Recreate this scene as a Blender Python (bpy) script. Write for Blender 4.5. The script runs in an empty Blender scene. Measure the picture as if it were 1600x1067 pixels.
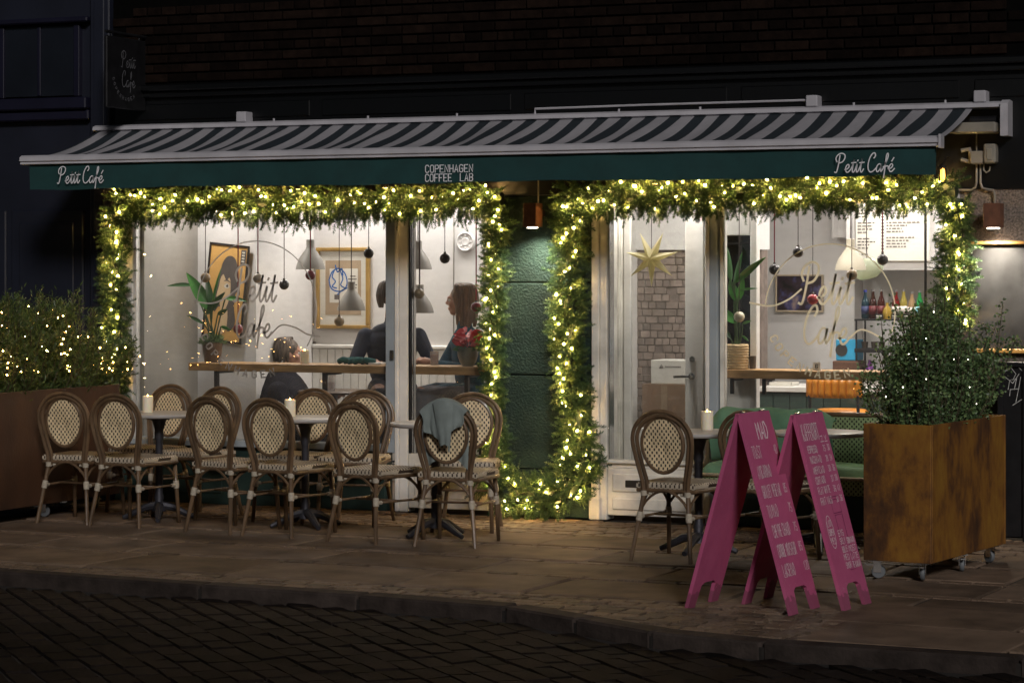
import bpy, bmesh, math, random
import numpy as np
from mathutils import Vector, Matrix
random.seed(7)
rng = np.random.default_rng(7)
R = math.radians
C = bpy.context.scene.collection
S = bpy.context.scene

# ---------------------------------------------------------------- camera, world, sun, exposure
F = 3976.0
TH = math.atan(1700 / F)
CS, SN = math.cos(TH), math.sin(TH)
YH, EYE = 430.0, 1.7
DIST = EYE * F / 376
CX, CY = DIST * SN, -DIST * CS
cam_d = bpy.data.cameras.new('camera')
cam = bpy.data.objects.new('camera', cam_d)
C.objects.link(cam)
cam.location = (CX, CY, EYE)
cam.rotation_euler = (R(90), 0, TH)
cam_d.sensor_width = 36
cam_d.lens = F * 36 / 1600
cam_d.shift_y = -(533.5 - YH) / 1600
cam_d.clip_end = 500
S.camera = cam

w = bpy.data.worlds.new('World')
S.world = w
w.use_nodes = True
wn = w.node_tree
sky = wn.nodes.new('ShaderNodeTexSky')
sky.sky_type = 'NISHITA'
sky.sun_disc = False
SUN_EL, SUN_ROT = R(25), R(146)
sky.sun_elevation = SUN_EL
sky.sun_rotation = SUN_ROT
bg = wn.nodes['Background']
wn.links.new(sky.outputs['Color'], bg.inputs['Color'])
bg.inputs['Strength'].default_value = 0.005

sun_d = bpy.data.lights.new('sun', 'SUN')
sun_d.energy = 1.5
sun_d.angle = R(10)
sun_d.color = (1.0, 0.95, 0.92)
sun = bpy.data.objects.new('sun', sun_d)
C.objects.link(sun)
# direction the light comes from: azimuth measured like the sky texture
sd = Vector((math.sin(SUN_ROT) * math.cos(SUN_EL), math.cos(SUN_ROT) * math.cos(SUN_EL), math.sin(SUN_EL)))
sun.rotation_euler = (-sd).to_track_quat('-Z', 'Y').to_euler()

S.view_settings.view_transform = 'Standard'
S.view_settings.look = 'None'
S.view_settings.exposure = 0.0
S.view_settings.gamma = 1
S.view_settings.use_curve_mapping = False
S.cycles.use_denoising = True
S.cycles.max_bounces = 7
S.cycles.diffuse_bounces = 4
S.cycles.glossy_bounces = 3
S.cycles.transmission_bounces = 4
S.cycles.transparent_max_bounces = 12
S.cycles.caustics_reflective = False
S.cycles.caustics_refractive = False
S.cycles.sample_clamp_indirect = 4.0

# ---------------------------------------------------------------- survey: photo pixel -> metres on a known plane
def at(px, py, Y):
    u = (px - 800) / F
    yp = Y - CY
    xp = yp * (u * CS - SN) / (CS + u * SN)
    z = -xp * SN + yp * CS
    return Vector((xp + CX, Y, EYE - (py - YH) * z / F))

def atX(px, py, X):
    u = (px - 800) / F
    xp = X - CX
    yp = xp * (CS + u * SN) / (u * CS - SN)
    z = -xp * SN + yp * CS
    return Vector((X, yp + CY, EYE - (py - YH) * z / F))

def gr(px, py, z=0.0):
    d = (EYE - z) * F / (py - YH)
    u = (px - 800) / F
    return Vector((CS * u * d - SN * d + CX, SN * u * d + CS * d + CY, z))

# ---------------------------------------------------------------- object helpers
W = {}
KIDS = {}

def _reg(o, parent, loc, rz):
    W[o.name] = (Vector(loc), rz)
    KIDS[o.name] = []
    if parent is not None:
        o.parent = parent
        KIDS[parent.name].append(o)

def thing(name, label, cat, loc=(0, 0, 0), rz=0.0, group=None):
    o = bpy.data.objects.new(name, None)
    o.empty_display_size = 0.05
    C.objects.link(o)
    o.location = loc
    o.rotation_euler = (0, 0, rz)
    o['label'] = label
    o['category'] = cat
    if group:
        o['group'] = group
    _reg(o, None, loc, rz)
    return o

def holder(name, parent):
    o = bpy.data.objects.new(name, None)
    o.empty_display_size = 0.05
    C.objects.link(o)
    _reg(o, parent, *W[parent.name])
    return o

def tag(o, label, cat, group=None):
    o['label'] = label
    o['category'] = cat
    if group:
        o['group'] = group
    return o

class MB:
    def __init__(s):
        s.v, s.f, s.m = [], [], []
    def add(s, vs, fs, mi=0):
        b = len(s.v)
        s.v.extend([tuple(p) for p in vs])
        s.f.extend([tuple(i + b for i in f) for f in fs])
        s.m.extend([mi] * len(fs))
        return s
    def box(s, a, b, mi=0, bev=0.0, M=None):
        x0, y0, z0 = [min(a[i], b[i]) for i in range(3)]
        x1, y1, z1 = [max(a[i], b[i]) for i in range(3)]
        if bev <= 0:
            vs = [(x, y, z) for z in (z0, z1) for y in (y0, y1) for x in (x0, x1)]
            fs = [(0, 2, 3, 1), (4, 5, 7, 6), (0, 1, 5, 4), (2, 6, 7, 3), (0, 4, 6, 2), (1, 3, 7, 5)]
        else:
            bev = min(bev, (x1 - x0) * .45, (y1 - y0) * .45, (z1 - z0) * .45)
            vs, idx = [], {}
            for sx in (0, 1):
                for sy in (0, 1):
                    for sz in (0, 1):
                        P = [(x0, x1)[sx], (y0, y1)[sy], (z0, z1)[sz]]
                        D = [(1, -1)[sx], (1, -1)[sy], (1, -1)[sz]]
                        for ax in range(3):
                            q = list(P)
                            for k in range(3):
                                if k != ax:
                                    q[k] += D[k] * bev
                            idx[(sx, sy, sz, ax)] = len(vs)
                            vs.append(tuple(q))
            fs = []
            for ax in range(3):
                o1, o2 = [k for k in range(3) if k != ax]
                for sd_ in (0, 1):
                    loop = []
                    for (p, q) in ((0, 0), (1, 0), (1, 1), (0, 1)):
                        t = [0, 0, 0]
                        t[ax], t[o1], t[o2] = sd_, p, q
                        loop.append(idx[(t[0], t[1], t[2], ax)])
                    fs.append(tuple(loop))
                for p in (0, 1):
                    for q in (0, 1):
                        t = [0, 0, 0]
                        t[o1], t[o2] = p, q
                        t0 = list(t); t0[ax] = 0
                        t1 = list(t); t1[ax] = 1
                        fs.append((idx[(*t0, o1)], idx[(*t1, o1)], idx[(*t1, o2)], idx[(*t0, o2)]))
            for sx in (0, 1):
                for sy in (0, 1):
                    for sz in (0, 1):
                        fs.append(tuple(idx[(sx, sy, sz, a_)] for a_ in range(3)))
        if M is not None:
            vs = [tuple(M @ Vector(p)) for p in vs]
        return s.add(vs, fs, mi)
    def tube(s, pts, r, n=8, closed=False, cap=True, mi=0):
        pts = [Vector(p) for p in pts]
        N = len(pts)
        rs = r if hasattr(r, '__len__') else [r] * N
        vs, fs = [], []
        up = None
        for i, p in enumerate(pts):
            if closed:
                t = pts[(i + 1) % N] - pts[i - 1]
            else:
                t = pts[min(i + 1, N - 1)] - pts[max(i - 1, 0)]
            if t.length < 1e-9:
                t = Vector((0, 0, 1))
            t.normalize()
            if up is None:
                up = t.orthogonal().normalized()
            else:
                up = up - t * up.dot(t)
                up = up.normalized() if up.length > 1e-6 else t.orthogonal().normalized()
            b = t.cross(up)
            for k in range(n):
                a = 2 * math.pi * k / n
                vs.append(p + (up * math.cos(a) + b * math.sin(a)) * rs[i])
        for i in range(N if closed else N - 1):
            j = (i + 1) % N
            for k in range(n):
                k2 = (k + 1) % n
                fs.append((i * n + k, i * n + k2, j * n + k2, j * n + k))
        if cap and not closed:
            fs.append(tuple(range(n - 1, -1, -1)))
            fs.append(tuple((N - 1) * n + k for k in range(n)))
        return s.add(vs, fs, mi)
    def lathe(s, prof, c=(0, 0, 0), n=20, mi=0, M=None):
        vs, fs = [], []
        for (r, z) in prof:
            for k in range(n):
                a = 2 * math.pi * k / n
                vs.append(Vector((r * math.cos(a), r * math.sin(a), z)))
        if M is not None:
            vs = [M @ p for p in vs]
        vs = [p + Vector(c) for p in vs]
        for i in range(len(prof) - 1):
            for k in range(n):
                k2 = (k + 1) % n
                fs.append((i * n + k, i * n + k2, (i + 1) * n + k2, (i + 1) * n + k))
        if prof[0][0] > 1e-6:
            fs.append(tuple(range(n - 1, -1, -1)))
        if prof[-1][0] > 1e-6:
            fs.append(tuple((len(prof) - 1) * n + k for k in range(n)))
        return s.add(vs, fs, mi)
    def sphere(s, c, r, n=12, m=8, mi=0, M=None):
        r = r if hasattr(r, '__len__') else (r, r, r)
        vs, fs = [], []
        for i in range(m + 1):
            t = math.pi * i / m
            for k in range(n):
                a = 2 * math.pi * k / n
                p = Vector((r[0] * math.sin(t) * math.cos(a), r[1] * math.sin(t) * math.sin(a), r[2] * math.cos(t)))
                if M is not None:
                    p = M @ p
                vs.append(p + Vector(c))
        for i in range(m):
            for k in range(n):
                k2 = (k + 1) % n
                fs.append((i * n + k, (i + 1) * n + k, (i + 1) * n + k2, i * n + k2))
        return s.add(vs, fs, mi)
    def prism(s, poly, O, U, V, N, t, mi=0, bev=0.0):
        """flat outline poly (u,v) extruded by t along N from O"""
        O, U, V, N = Vector(O), Vector(U), Vector(V), Vector(N)
        n = len(poly)
        vs = [O + U * p[0] + V * p[1] for p in poly] + [O + U * p[0] + V * p[1] + N * t for p in poly]
        fs = [tuple(range(n - 1, -1, -1)), tuple(range(n, 2 * n))]
        for i in range(n):
            j = (i + 1) % n
            fs.append((i, j, n + j, n + i))
        return s.add(vs, fs, mi)
    def grid(s, fn, nu, nv, mi=0, thick=0.0):
        """fn(u,v)->Vector; optional second skin offset along the normal"""
        P = [[Vector(fn(i / nu, j / nv)) for i in range(nu + 1)] for j in range(nv + 1)]
        vs = [p for row in P for p in row]
        fs = []
        k = nu + 1
        for j in range(nv):
            for i in range(nu):
                fs.append((j * k + i, j * k + i + 1, (j + 1) * k + i + 1, (j + 1) * k + i))
        if thick:
            q = []
            for j in range(nv + 1):
                for i in range(nu + 1):
                    du = P[j][min(i + 1, nu)] - P[j][max(i - 1, 0)]
                    dv = P[min(j + 1, nv)][i] - P[max(j - 1, 0)][i]
                    nn = du.cross(dv)
                    nn = nn.normalized() if nn.length > 1e-9 else Vector((0, 0, 1))
                    q.append(P[j][i] - nn * thick)
            b = len(vs)
            vs += q
            fs += [tuple(b + i for i in reversed(f)) for f in list(fs)]
            for i in range(nu):
                fs.append((i + 1, i, b + i, b + i + 1))
                o = nv * k
                fs.append((o + i, o + i + 1, b + o + i + 1, b + o + i))
            for j in range(nv):
                fs.append((j * k, (j + 1) * k, b + (j + 1) * k, b + j * k))
                o = nu
                fs.append(((j + 1) * k + o, j * k + o, b + j * k + o, b + (j + 1) * k + o))
        return s.add(vs, fs, mi)
    def mesh(s, name, mats, smooth=False, xf=None, fix=True):
        me = bpy.data.meshes.new(name)
        vs = s.v if xf is None else [tuple(xf @ Vector(p)) for p in s.v]
        me.from_pydata(vs, [], s.f)
        for m_ in (mats if isinstance(mats, (list, tuple)) else [mats]):
            me.materials.append(m_)
        if len(set(s.m)) > 1:
            me.polygons.foreach_set('material_index', s.m)
        if fix and len(s.f) < 60000:
            bm = bmesh.new()
            bm.from_mesh(me)
            bmesh.ops.recalc_face_normals(bm, faces=bm.faces)
            if smooth:
                for e in bm.edges:
                    if len(e.link_faces) == 2:
                        e.smooth = e.calc_face_angle(0.0) < R(42)
            bm.to_mesh(me)
            bm.free()
        if smooth:
            me.polygons.foreach_set('use_smooth', [True] * len(me.polygons))
        me.update()
        return me
    def part(s, name, mats, parent=None, smooth=False, world=True, label=None, kind=None, fix=True):
        xf = None
        loc, rz = (Vector((0, 0, 0)), 0.0)
        if parent is not None:
            loc, rz = W[parent.name]
            if world:
                xf = (Matrix.Translation(loc) @ Matrix.Rotation(rz, 4, 'Z')).inverted()
        me = s.mesh(name, mats, smooth, xf, fix)
        o = bpy.data.objects.new(name, me)
        C.objects.link(o)
        _reg(o, parent, loc, rz)
        if label:
            o['label'] = label
        if kind:
            o['kind'] = kind
        return o
    def solo(s, name, mats, label, cat, base, smooth=False, group=None, kind=None):
        """a thing that is one mesh, its origin at base"""
        xf = Matrix.Translation(-Vector(base))
        me = s.mesh(name, mats, smooth, xf)
        o = bpy.data.objects.new(name, me)
        C.objects.link(o)
        o.location = base
        _reg(o, None, base, 0.0)
        if kind:
            o['kind'] = kind
        if label:
            tag(o, label, cat, group)
        return o

def structure(name, mb, mats, smooth=False):
    o = mb.part(name, mats, None, smooth)
    o['kind'] = 'structure'
    return o

def piece(name, me, parent, loc=(0, 0, 0), rz=0.0, scale=None):
    """another object sharing mesh data, placed in its parent's frame"""
    o = bpy.data.objects.new(name, me)
    C.objects.link(o)
    o.location = loc
    o.rotation_euler = (0, 0, rz)
    if scale:
        o.scale = scale
    _reg(o, parent, loc, rz)
    return o

def copy_tree(o, parent=None):
    c = o.copy()
    C.objects.link(c)
    W[c.name] = W[o.name]
    KIDS[c.name] = []
    if parent is not None:
        c.parent = parent
        KIDS[parent.name].append(c)
    for k in KIDS[o.name]:
        copy_tree(k, c)
    return c

def put(o, loc, rz, label=None):
    o.location = loc
    o.rotation_euler = (0, 0, rz)
    if label:
        o['label'] = label
    return o

def lamp(kind, loc, energy, color, parent=None, size=.1, target=None, spot=None, blend=.5, radius=.02):
    d = bpy.data.lights.new('lamp_light', kind)
    d.energy = energy
    d.color = color
    if kind == 'AREA':
        d.shape = 'DISK'
        d.size = size
    else:
        d.shadow_soft_size = radius
    if spot:
        d.spot_size = R(spot)
        d.spot_blend = blend
    o = bpy.data.objects.new('lamp_light', d)
    C.objects.link(o)
    loc = Vector(loc)
    if target is not None:
        o.rotation_euler = (Vector(target) - loc).to_track_quat('-Z', 'Y').to_euler()
    if parent is not None:
        pl, rz = W[parent.name]
        o.parent = parent
        loc = Matrix.Rotation(-rz, 4, 'Z') @ (loc - pl)
    o.location = loc
    return o

# ---------------------------------------------------------------- materials
def lin(c):
    return tuple(((x / 12.92) if x <= .04045 else ((x + .055) / 1.055) ** 2.4) for x in c)

class NT:
    def __init__(s, name):
        s.mat = bpy.data.materials.new(name)
        s.mat.use_nodes = True
        s.t = s.mat.node_tree
        s.p = s.t.nodes['Principled BSDF']
        s.out = s.t.nodes['Material Output']
    def n(s, typ, **kw):
        o = s.t.nodes.new(typ)
        for k, v in kw.items():
            setattr(o, k, v)
        return o
    def l(s, a, b):
        s.t.links.new(a, b)
    def coord(s, kind='Object'):
        return s.n('ShaderNodeTexCoord').outputs[kind]
    def noise(s, vec, scale, detail=4, rough=.55):
        o = s.n('ShaderNodeTexNoise')
        o.inputs['Scale'].default_value = scale
        o.inputs['Detail'].default_value = detail
        o.inputs['Roughness'].default_value = rough
        s.l(vec, o.inputs['Vector'])
        return o.outputs['Fac']
    def ramp(s, fac, stops):
        o = s.n('ShaderNodeValToRGB')
        e = o.color_ramp.elements
        while len(e) < len(stops):
            e.new(.5)
        for i, (p, c) in enumerate(stops):
            e[i].position = p
            e[i].color = (*c, 1)
        s.l(fac, o.inputs['Fac'])
        return o.outputs['Color']
    def math(s, op, a, b=None, c=None):
        o = s.n('ShaderNodeMath', operation=op)
        for i, x in enumerate((a, b, c)):
            if x is None:
                continue
            if isinstance(x, (int, float)):
                o.inputs[i].default_value = x
            else:
                s.l(x, o.inputs[i])
        return o.outputs[0]
    def mix(s, fac, a, b, mode='MIX'):
        o = s.n('ShaderNodeMix', data_type='RGBA', blend_type=mode)
        for i, x in zip((0, 6, 7), (fac, a, b)):
            if isinstance(x, (int, float)):
                o.inputs[i].default_value = x
            elif isinstance(x, tuple):
                o.inputs[i].default_value = (*x, 1) if len(x) == 3 else x
            else:
                s.l(x, o.inputs[i])
        return o.outputs[2]
    def bump(s, h, strength=.3, dist=.01):
        o = s.n('ShaderNodeBump')
        o.inputs['Strength'].default_value = strength
        o.inputs['Distance'].default_value = dist
        s.l(h, o.inputs['Height'])
        s.l(o.outputs['Normal'], s.p.inputs['Normal'])
    def scaled(s, vec, sc):
        o = s.n('ShaderNodeMapping')
        o.inputs['Scale'].default_value = sc
        s.l(vec, o.inputs['Vector'])
        return o.outputs[0]
    def sep(s, vec):
        o = s.n('ShaderNodeSeparateXYZ')
        s.l(vec, o.inputs[0])
        return o.outputs
    def objrand(s):
        return s.n('ShaderNodeObjectInfo').outputs['Random']

def mat(name, col, rough=.6, metal=0.0, var=.25, scale=6.0, bump=.0, bscale=80.0, rand=0.0, spec=.5, stretch=None, second=None, coat=0.0, sss=0.0, bdist=.01):
    t = NT(name)
    co = t.coord()
    v = t.scaled(co, stretch) if stretch else co
    if rand:
        # shift the pattern for every object that shares this material
        add = t.n('ShaderNodeVectorMath', operation='ADD')
        cmb = t.n('ShaderNodeCombineXYZ')
        r9 = t.math('MULTIPLY', t.objrand(), 37.0)
        for i in range(3):
            t.l(r9, cmb.inputs[i])
        t.l(v, add.inputs[0]); t.l(cmb.outputs[0], add.inputs[1])
        v = add.outputs[0]
    f = t.noise(v, scale, 5)
    lo = tuple(c * (1 - var) for c in col)
    hi = tuple(min(1, c * (1 + var)) for c in col)
    c_ = t.ramp(f, [(.3, lo), (.7, second if second else hi)])
    if rand:
        k = t.math('MULTIPLY_ADD', t.objrand(), 2 * rand, 1 - rand)
        cm = t.n('ShaderNodeCombineXYZ')
        for i in range(3):
            t.l(k, cm.inputs[i])
        c_ = t.mix(1.0, c_, cm.outputs[0], 'MULTIPLY')
    t.l(c_, t.p.inputs['Base Color'])
    t.p.inputs['Roughness'].default_value = rough
    t.p.inputs['Metallic'].default_value = metal
    t.p.inputs['Specular IOR Level'].default_value = spec
    if coat:
        t.p.inputs['Coat Weight'].default_value = coat
    if sss:
        t.p.inputs['Subsurface Weight'].default_value = sss
        t.p.inputs['Subsurface Radius'].default_value = (.03, .02, .01)
    if bump:
        t.bump(t.noise(v, bscale, 4), bump, bdist)
    return t.mat

def emit(name, col, strength):
    t = NT(name)
    t.p.inputs['Base Color'].default_value = (*col, 1)
    t.p.inputs['Emission Color'].default_value = (*col, 1)
    t.p.inputs['Emission Strength'].default_value = strength
    return t.mat

def glass_pane(name, tint=(.97, .98, .97), refl=1.0):
    t = NT(name)
    tr = t.n('ShaderNodeBsdfTransparent')
    tr.inputs[0].default_value = (*tint, 1)
    gl = t.n('ShaderNodeBsdfGlossy')
    gl.inputs['Roughness'].default_value = .01
    fr = t.n('ShaderNodeFresnel')
    fr.inputs[0].default_value = 1.5
    mx = t.n('ShaderNodeMixShader')
    t.l(t.math('MULTIPLY', fr.outputs[0], refl), mx.inputs[0])
    # a thin uneven film of dust and wiping marks
    co = t.coord()
    sm = t.math('MULTIPLY', t.noise(t.scaled(co, (1, 1, .45)), 3.2, 6, .62), t.noise(t.scaled(co, (1, 1, 2.5)), 11, 4))
    df = t.n('ShaderNodeBsdfDiffuse'); df.inputs[0].default_value = (.7, .68, .64, 1)
    m2 = t.n('ShaderNodeMixShader')
    t.l(t.math('MULTIPLY', sm, .12), m2.inputs[0])
    t.l(tr.outputs[0], m2.inputs[1]); t.l(df.outputs[0], m2.inputs[2])
    t.l(m2.outputs[0], mx.inputs[1]); t.l(gl.outputs[0], mx.inputs[2])
    t.l(mx.outputs[0], t.out.inputs[0])
    return t.mat

def solid_glass(name, col, alpha=.35, rough=.05):
    """thin coloured glass: tinted transparency under a glossy skin"""
    t = NT(name)
    tr = t.n('ShaderNodeBsdfTransparent')
    tr.inputs[0].default_value = (*col, 1)
    mx = t.n('ShaderNodeMixShader')
    t.p.inputs['Base Color'].default_value = (*col, 1)
    t.p.inputs['Roughness'].default_value = rough
    mx.inputs[0].default_value = alpha
    t.l(tr.outputs[0], mx.inputs[1]); t.l(t.p.outputs[0], mx.inputs[2])
    t.l(mx.outputs[0], t.out.inputs[0])
    return t.mat

def vinyl(name, col):
    t = NT(name)
    tb = t.n('ShaderNodeBsdfTranslucent'); tb.inputs[0].default_value = (*col, 1)
    t.p.inputs['Base Color'].default_value = (*col, 1)
    t.p.inputs['Roughness'].default_value = .5
    mx = t.n('ShaderNodeMixShader'); mx.inputs[0].default_value = .7
    t.l(t.p.outputs[0], mx.inputs[1]); t.l(tb.outputs[0], mx.inputs[2]); t.l(mx.outputs[0], t.out.inputs[0])
    return t.mat

def weave(name, light, dark, pu, pv, axes):
    t = NT(name)
    co = t.coord()
    x = t.sep(co)
    u = t.math('DIVIDE', x[axes[0]], pu)
    v = t.math('DIVIDE', x[axes[1]], pv)
    def dot(uo, vo):
        a = t.math('SUBTRACT', t.math('FRACT', t.math('ADD', u, uo)), .5)
        b = t.math('SUBTRACT', t.math('FRACT', t.math('ADD', v, vo)), .5)
        d = t.math('MAXIMUM', t.math('ABSOLUTE', a), t.math('MULTIPLY', t.math('ABSOLUTE', b), .8))
        return t.math('LESS_THAN', d, .17)
    k = t.math('MAXIMUM', dot(100.0, 100.0), dot(100.5, 100.5))
    n = t.noise(co, 25, 3)
    lc = t.ramp(n, [(.3, tuple(c * .7 for c in light)), (.7, light)])
    t.l(t.mix(k, lc, dark), t.p.inputs['Base Color'])
    t.p.inputs['Roughness'].default_value = .55
    t.bump(t.math('SUBTRACT', 1.0, k), .6, .004)
    return t.mat
# ---------------------------------------------------------------- shared materials
M = {}
M['white_paint'] = mat('white_paint', (.74, .72, .68), .45, var=.12, scale=5, bump=.08, bscale=30)
M['old_white'] = mat('old_white', (.7, .67, .6), .5, var=.3, scale=4, bump=.2, bscale=25)
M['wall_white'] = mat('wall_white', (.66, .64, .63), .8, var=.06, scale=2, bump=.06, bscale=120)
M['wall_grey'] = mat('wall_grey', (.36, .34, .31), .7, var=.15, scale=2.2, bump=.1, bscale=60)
M['ceiling'] = mat('ceiling_paint', (.7, .7, .68), .8, var=.05)
M['steel'] = mat('blue_grey_steel', (.36, .41, .45), .4, metal=.15, var=.2, scale=3)
M['dark_metal'] = mat('dark_metal', (.018, .018, .02), .45, metal=.5, var=.3, scale=10)
M['chrome'] = mat('chrome', (.7, .7, .7), .2, metal=1.0, var=.05)
M['green_stone'] = mat('green_stone', (.016, .034, .027), .75, var=.4, scale=3, bump=.9, bscale=60, spec=.3, bdist=.02)
M['fascia'] = mat('dark_fascia_paint', (.001, .0014, .002), .4, var=.3, scale=2, bump=.1, bscale=20)
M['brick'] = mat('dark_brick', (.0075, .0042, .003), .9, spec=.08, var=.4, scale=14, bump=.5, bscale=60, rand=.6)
M['mortar'] = mat('darkened_mortar', (.0022, .002, .0018), .9, spec=.05, var=.3, scale=20)  # lack of light on the upper wall painted into near-black brick and mortar
M['slab'] = mat('granite_slab', (.125, .088, .062), .7, var=.4, scale=3.5, bump=.5, bscale=55, rand=.3, spec=.2)
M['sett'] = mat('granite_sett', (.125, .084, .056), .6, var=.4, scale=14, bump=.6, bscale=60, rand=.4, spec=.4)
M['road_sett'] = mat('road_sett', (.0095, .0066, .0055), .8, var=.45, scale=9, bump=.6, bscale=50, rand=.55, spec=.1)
M['joint'] = mat('dirt_joint', (.012, .009, .007), .9, var=.4, scale=15, bump=.3)
M['kerb'] = mat('kerb_granite', (.04, .031, .027), .8, var=.35, scale=9, bump=.4, bscale=60, rand=.25, spec=.1)
M['granite_wall'] = mat('speckled_granite', (.17, .14, .12), .6, var=.75, scale=70, bump=.3, bscale=90)
M['navy'] = mat('navy_paint', (.009, .011, .021), .5, var=.25, scale=2, bump=.1, bscale=20)
M['navy_dark'] = mat('dark_navy_paint', (.008, .008, .02), .4, var=.25, scale=3)
M['oak'] = mat('oak', (.46, .26, .1), .45, var=.35, scale=5, stretch=(1, 8, 8), bump=.1, bscale=40)
M['glass'] = glass_pane('window_glass')
M['dark_glass'] = mat('dark_glass', (.01, .012, .018), .06, var=.2, scale=2)
M['stallriser'] = mat('green_black_panel', (.018, .035, .03), .4, var=.3, scale=3, bump=.1)
M['floorboard'] = mat('cafe_floor', (.12, .08, .05), .4, var=.3, scale=4, stretch=(1, 10, 1))
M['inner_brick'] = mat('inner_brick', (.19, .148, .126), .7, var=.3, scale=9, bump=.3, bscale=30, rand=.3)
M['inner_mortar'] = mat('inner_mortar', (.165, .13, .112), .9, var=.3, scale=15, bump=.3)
M['counter_green'] = mat('counter_green', (.035, .06, .05), .5, var=.25, scale=4)

# ---------------------------------------------------------------- street and pavement
PA = R(-2.5)
E1 = Vector((math.cos(PA), math.sin(PA), 0))
E2 = Vector((-math.sin(PA), math.cos(PA), 0))
KERB = [(-30, -3.2), (-9, -3.95), (-1.4, -4.26), (0, -4.36), (1.0, -4.42), (1.9, -4.54), (2.4, -4.82), (2.9, -5.1), (3.5, -5.25), (4.7, -5.28), (9, -5.45), (30, -6)]

def kerb_y(x):
    for (x0, y0), (x1, y1) in zip(KERB, KERB[1:]):
        if x0 <= x <= x1:
            return y0 + (y1 - y0) * (x - x0) / (x1 - x0)
    return -4.3

STEP = -0.065
mb = MB()
mb.box((-60, -80, STEP - .4), (60, 60, STEP - .014))
road = structure('road', mb, M['joint'])
mb = MB()
n0 = len(KERB)
poly = [(x, y + .13) for x, y in KERB] + [(30, 0.3), (-30, 0.3)]
mb.prism(poly, (0, 0, -.3), (1, 0, 0), (0, 1, 0), (0, 0, 1), .288)
pavement = structure('pavement', mb, M['joint'])

def stone_mesh(name, lx, ly, h, m, bev, wob=.0, seed=0):
    rr = random.Random(seed)
    b = MB()
    b.box((-lx / 2, -ly / 2, -h), (lx / 2, ly / 2, 0), bev=bev)
    if wob:
        b.v = [(x + rr.uniform(-wob, wob), y + rr.uniform(-wob, wob), z + rr.uniform(-wob, wob) * (.12 if lx == 1 else .45)) for x, y, z in b.v]
    return b.mesh(name, m)

# big slabs in rows
ROWS = [(-1.0, -1.66), (-1.77, -2.38), (-2.49, -3.06), (-3.16, -3.86)]
slab_patch = [(3.5, -5.12), (5.6, -5.2), (5.6, -3.72), (3.78, -3.72)]
srand = random.Random(3)
slab_var = {}
for ri, (v1, v0) in enumerate(ROWS):
    u = -5.2 + ri * .37
    while u < 6.2:
        L = srand.choice((.8, .95, 1.1, 1.25))
        key = (ri, L)
        if key not in slab_var:
            slab_var[key] = stone_mesh('slab', L - .024, (v1 - v0) - .018, .06, M['slab'], .009, .004, len(slab_var))
        c = E1 * (u + L / 2) + E2 * ((v0 + v1) / 2)
        piece('slab', slab_var[key], pavement, (c.x, c.y, srand.uniform(-.0015, .003)), PA + srand.uniform(-.003, .003))
        u += L
# large slabs at the corner on the right
for i in range(2):
    for j in range(2):
        x0 = 3.62 + i * 1.0 - j * .1
        y0 = -5.1 + j * .7
        me = stone_mesh('slab', .985, .685, .06, M['slab'], .006, .003, 50 + i * 2 + j)
        piece('slab', me, pavement, (x0 + .5, y0 + .35, .001), R(-4))

setts = []          # (distance, x, y, rz, lx, ly)
def lay(u0, u1, v0, v1, lx, ly, rz=PA, test=None, origin=(0, 0)):
    e1 = Vector((math.cos(rz), math.sin(rz)))
    e2 = Vector((-math.sin(rz), math.cos(rz)))
    out = []
    nrow = int(round((v1 - v0) / ly))
    for j in range(nrow):
        off = (j % 2) * lx / 2 + srand.uniform(-.02, .02)
        u = u0 + off
        while u < u1:
            l = lx * srand.uniform(.85, 1.15)
            p = Vector(origin) + e1 * (u + l / 2) + e2 * (v0 + (j + .5) * ly)
            if test is None or test(p.x, p.y):
                out.append((math.hypot(p.x - CX, p.y - CY), p.x, p.y, rz + srand.uniform(-.03, .03), l - .014, ly - .013))
            u += l
    return out

def in_poly(x, y, P):
    c = False
    for (x0, y0), (x1, y1) in zip(P, P[1:] + P[:1]):
        if (y0 > y) != (y1 > y) and x < (x1 - x0) * (y - y0) / (y1 - y0) + x0:
            c = not c
    return c

def visible(x, y, z=0):
    d = -(x - CX) * SN + (y - CY) * CS
    px = 800 + F * ((x - CX) * CS + (y - CY) * SN) / d
    py = YH - F * (z - EYE) / d
    return -40 < px < 1640 and py < 1110

setts += lay(-3.4, 5.6, -.99, -.02, .17, .105)
for v in (-1.765, -2.485, -3.155):
    setts += lay(-5.2, 5.8, v, v + .095, .2, .095)
setts += lay(-6, 6, -5.4, -3.865, .15, .1, test=lambda x, y: y > kerb_y(x) + .17 and not in_poly(x, y, [(3.68, -5.1), (5.6, -5.2), (5.5, -3.74), (3.56, -3.74)]))
sett_shapes = [stone_mesh('sett', 1, 1, .05, M['sett'], .05, .03, 90 + i) for i in range(7)]

def spread(items, shapes, parent, m, ztop, kindname, joined_name):
    vis = [s_ for s_ in items if visible(s_[1], s_[2], ztop)]
    hid = [s_ for s_ in items if not visible(s_[1], s_[2], ztop)]
    vis.sort()
    for d, x, y, rz, lx, ly in vis[:295]:
        piece(kindname, srand.choice(shapes), parent, (x, y, ztop + srand.uniform(-.004, .004)), rz, (lx, ly, 1))
    b = MB()
    for d, x, y, rz, lx, ly in vis[295:] + hid:
        Mx = Matrix.Translation((x, y, ztop + srand.uniform(-.004, .003))) @ Matrix.Rotation(rz, 4, 'Z')
        if d < 19 and abs(x) < 7:
            b.box((-lx / 2, -ly / 2, -.05), (lx / 2, ly / 2, 0), bev=.007, M=Mx)
        else:
            b.box((-lx / 2, -ly / 2, -.05), (lx / 2, ly / 2, 0), M=Mx)
    b.part(joined_name, m, parent, world=False, kind='stuff')

spread(setts, sett_shapes, pavement, M['sett'], 0.0, 'sett', 'small_setts')

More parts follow.
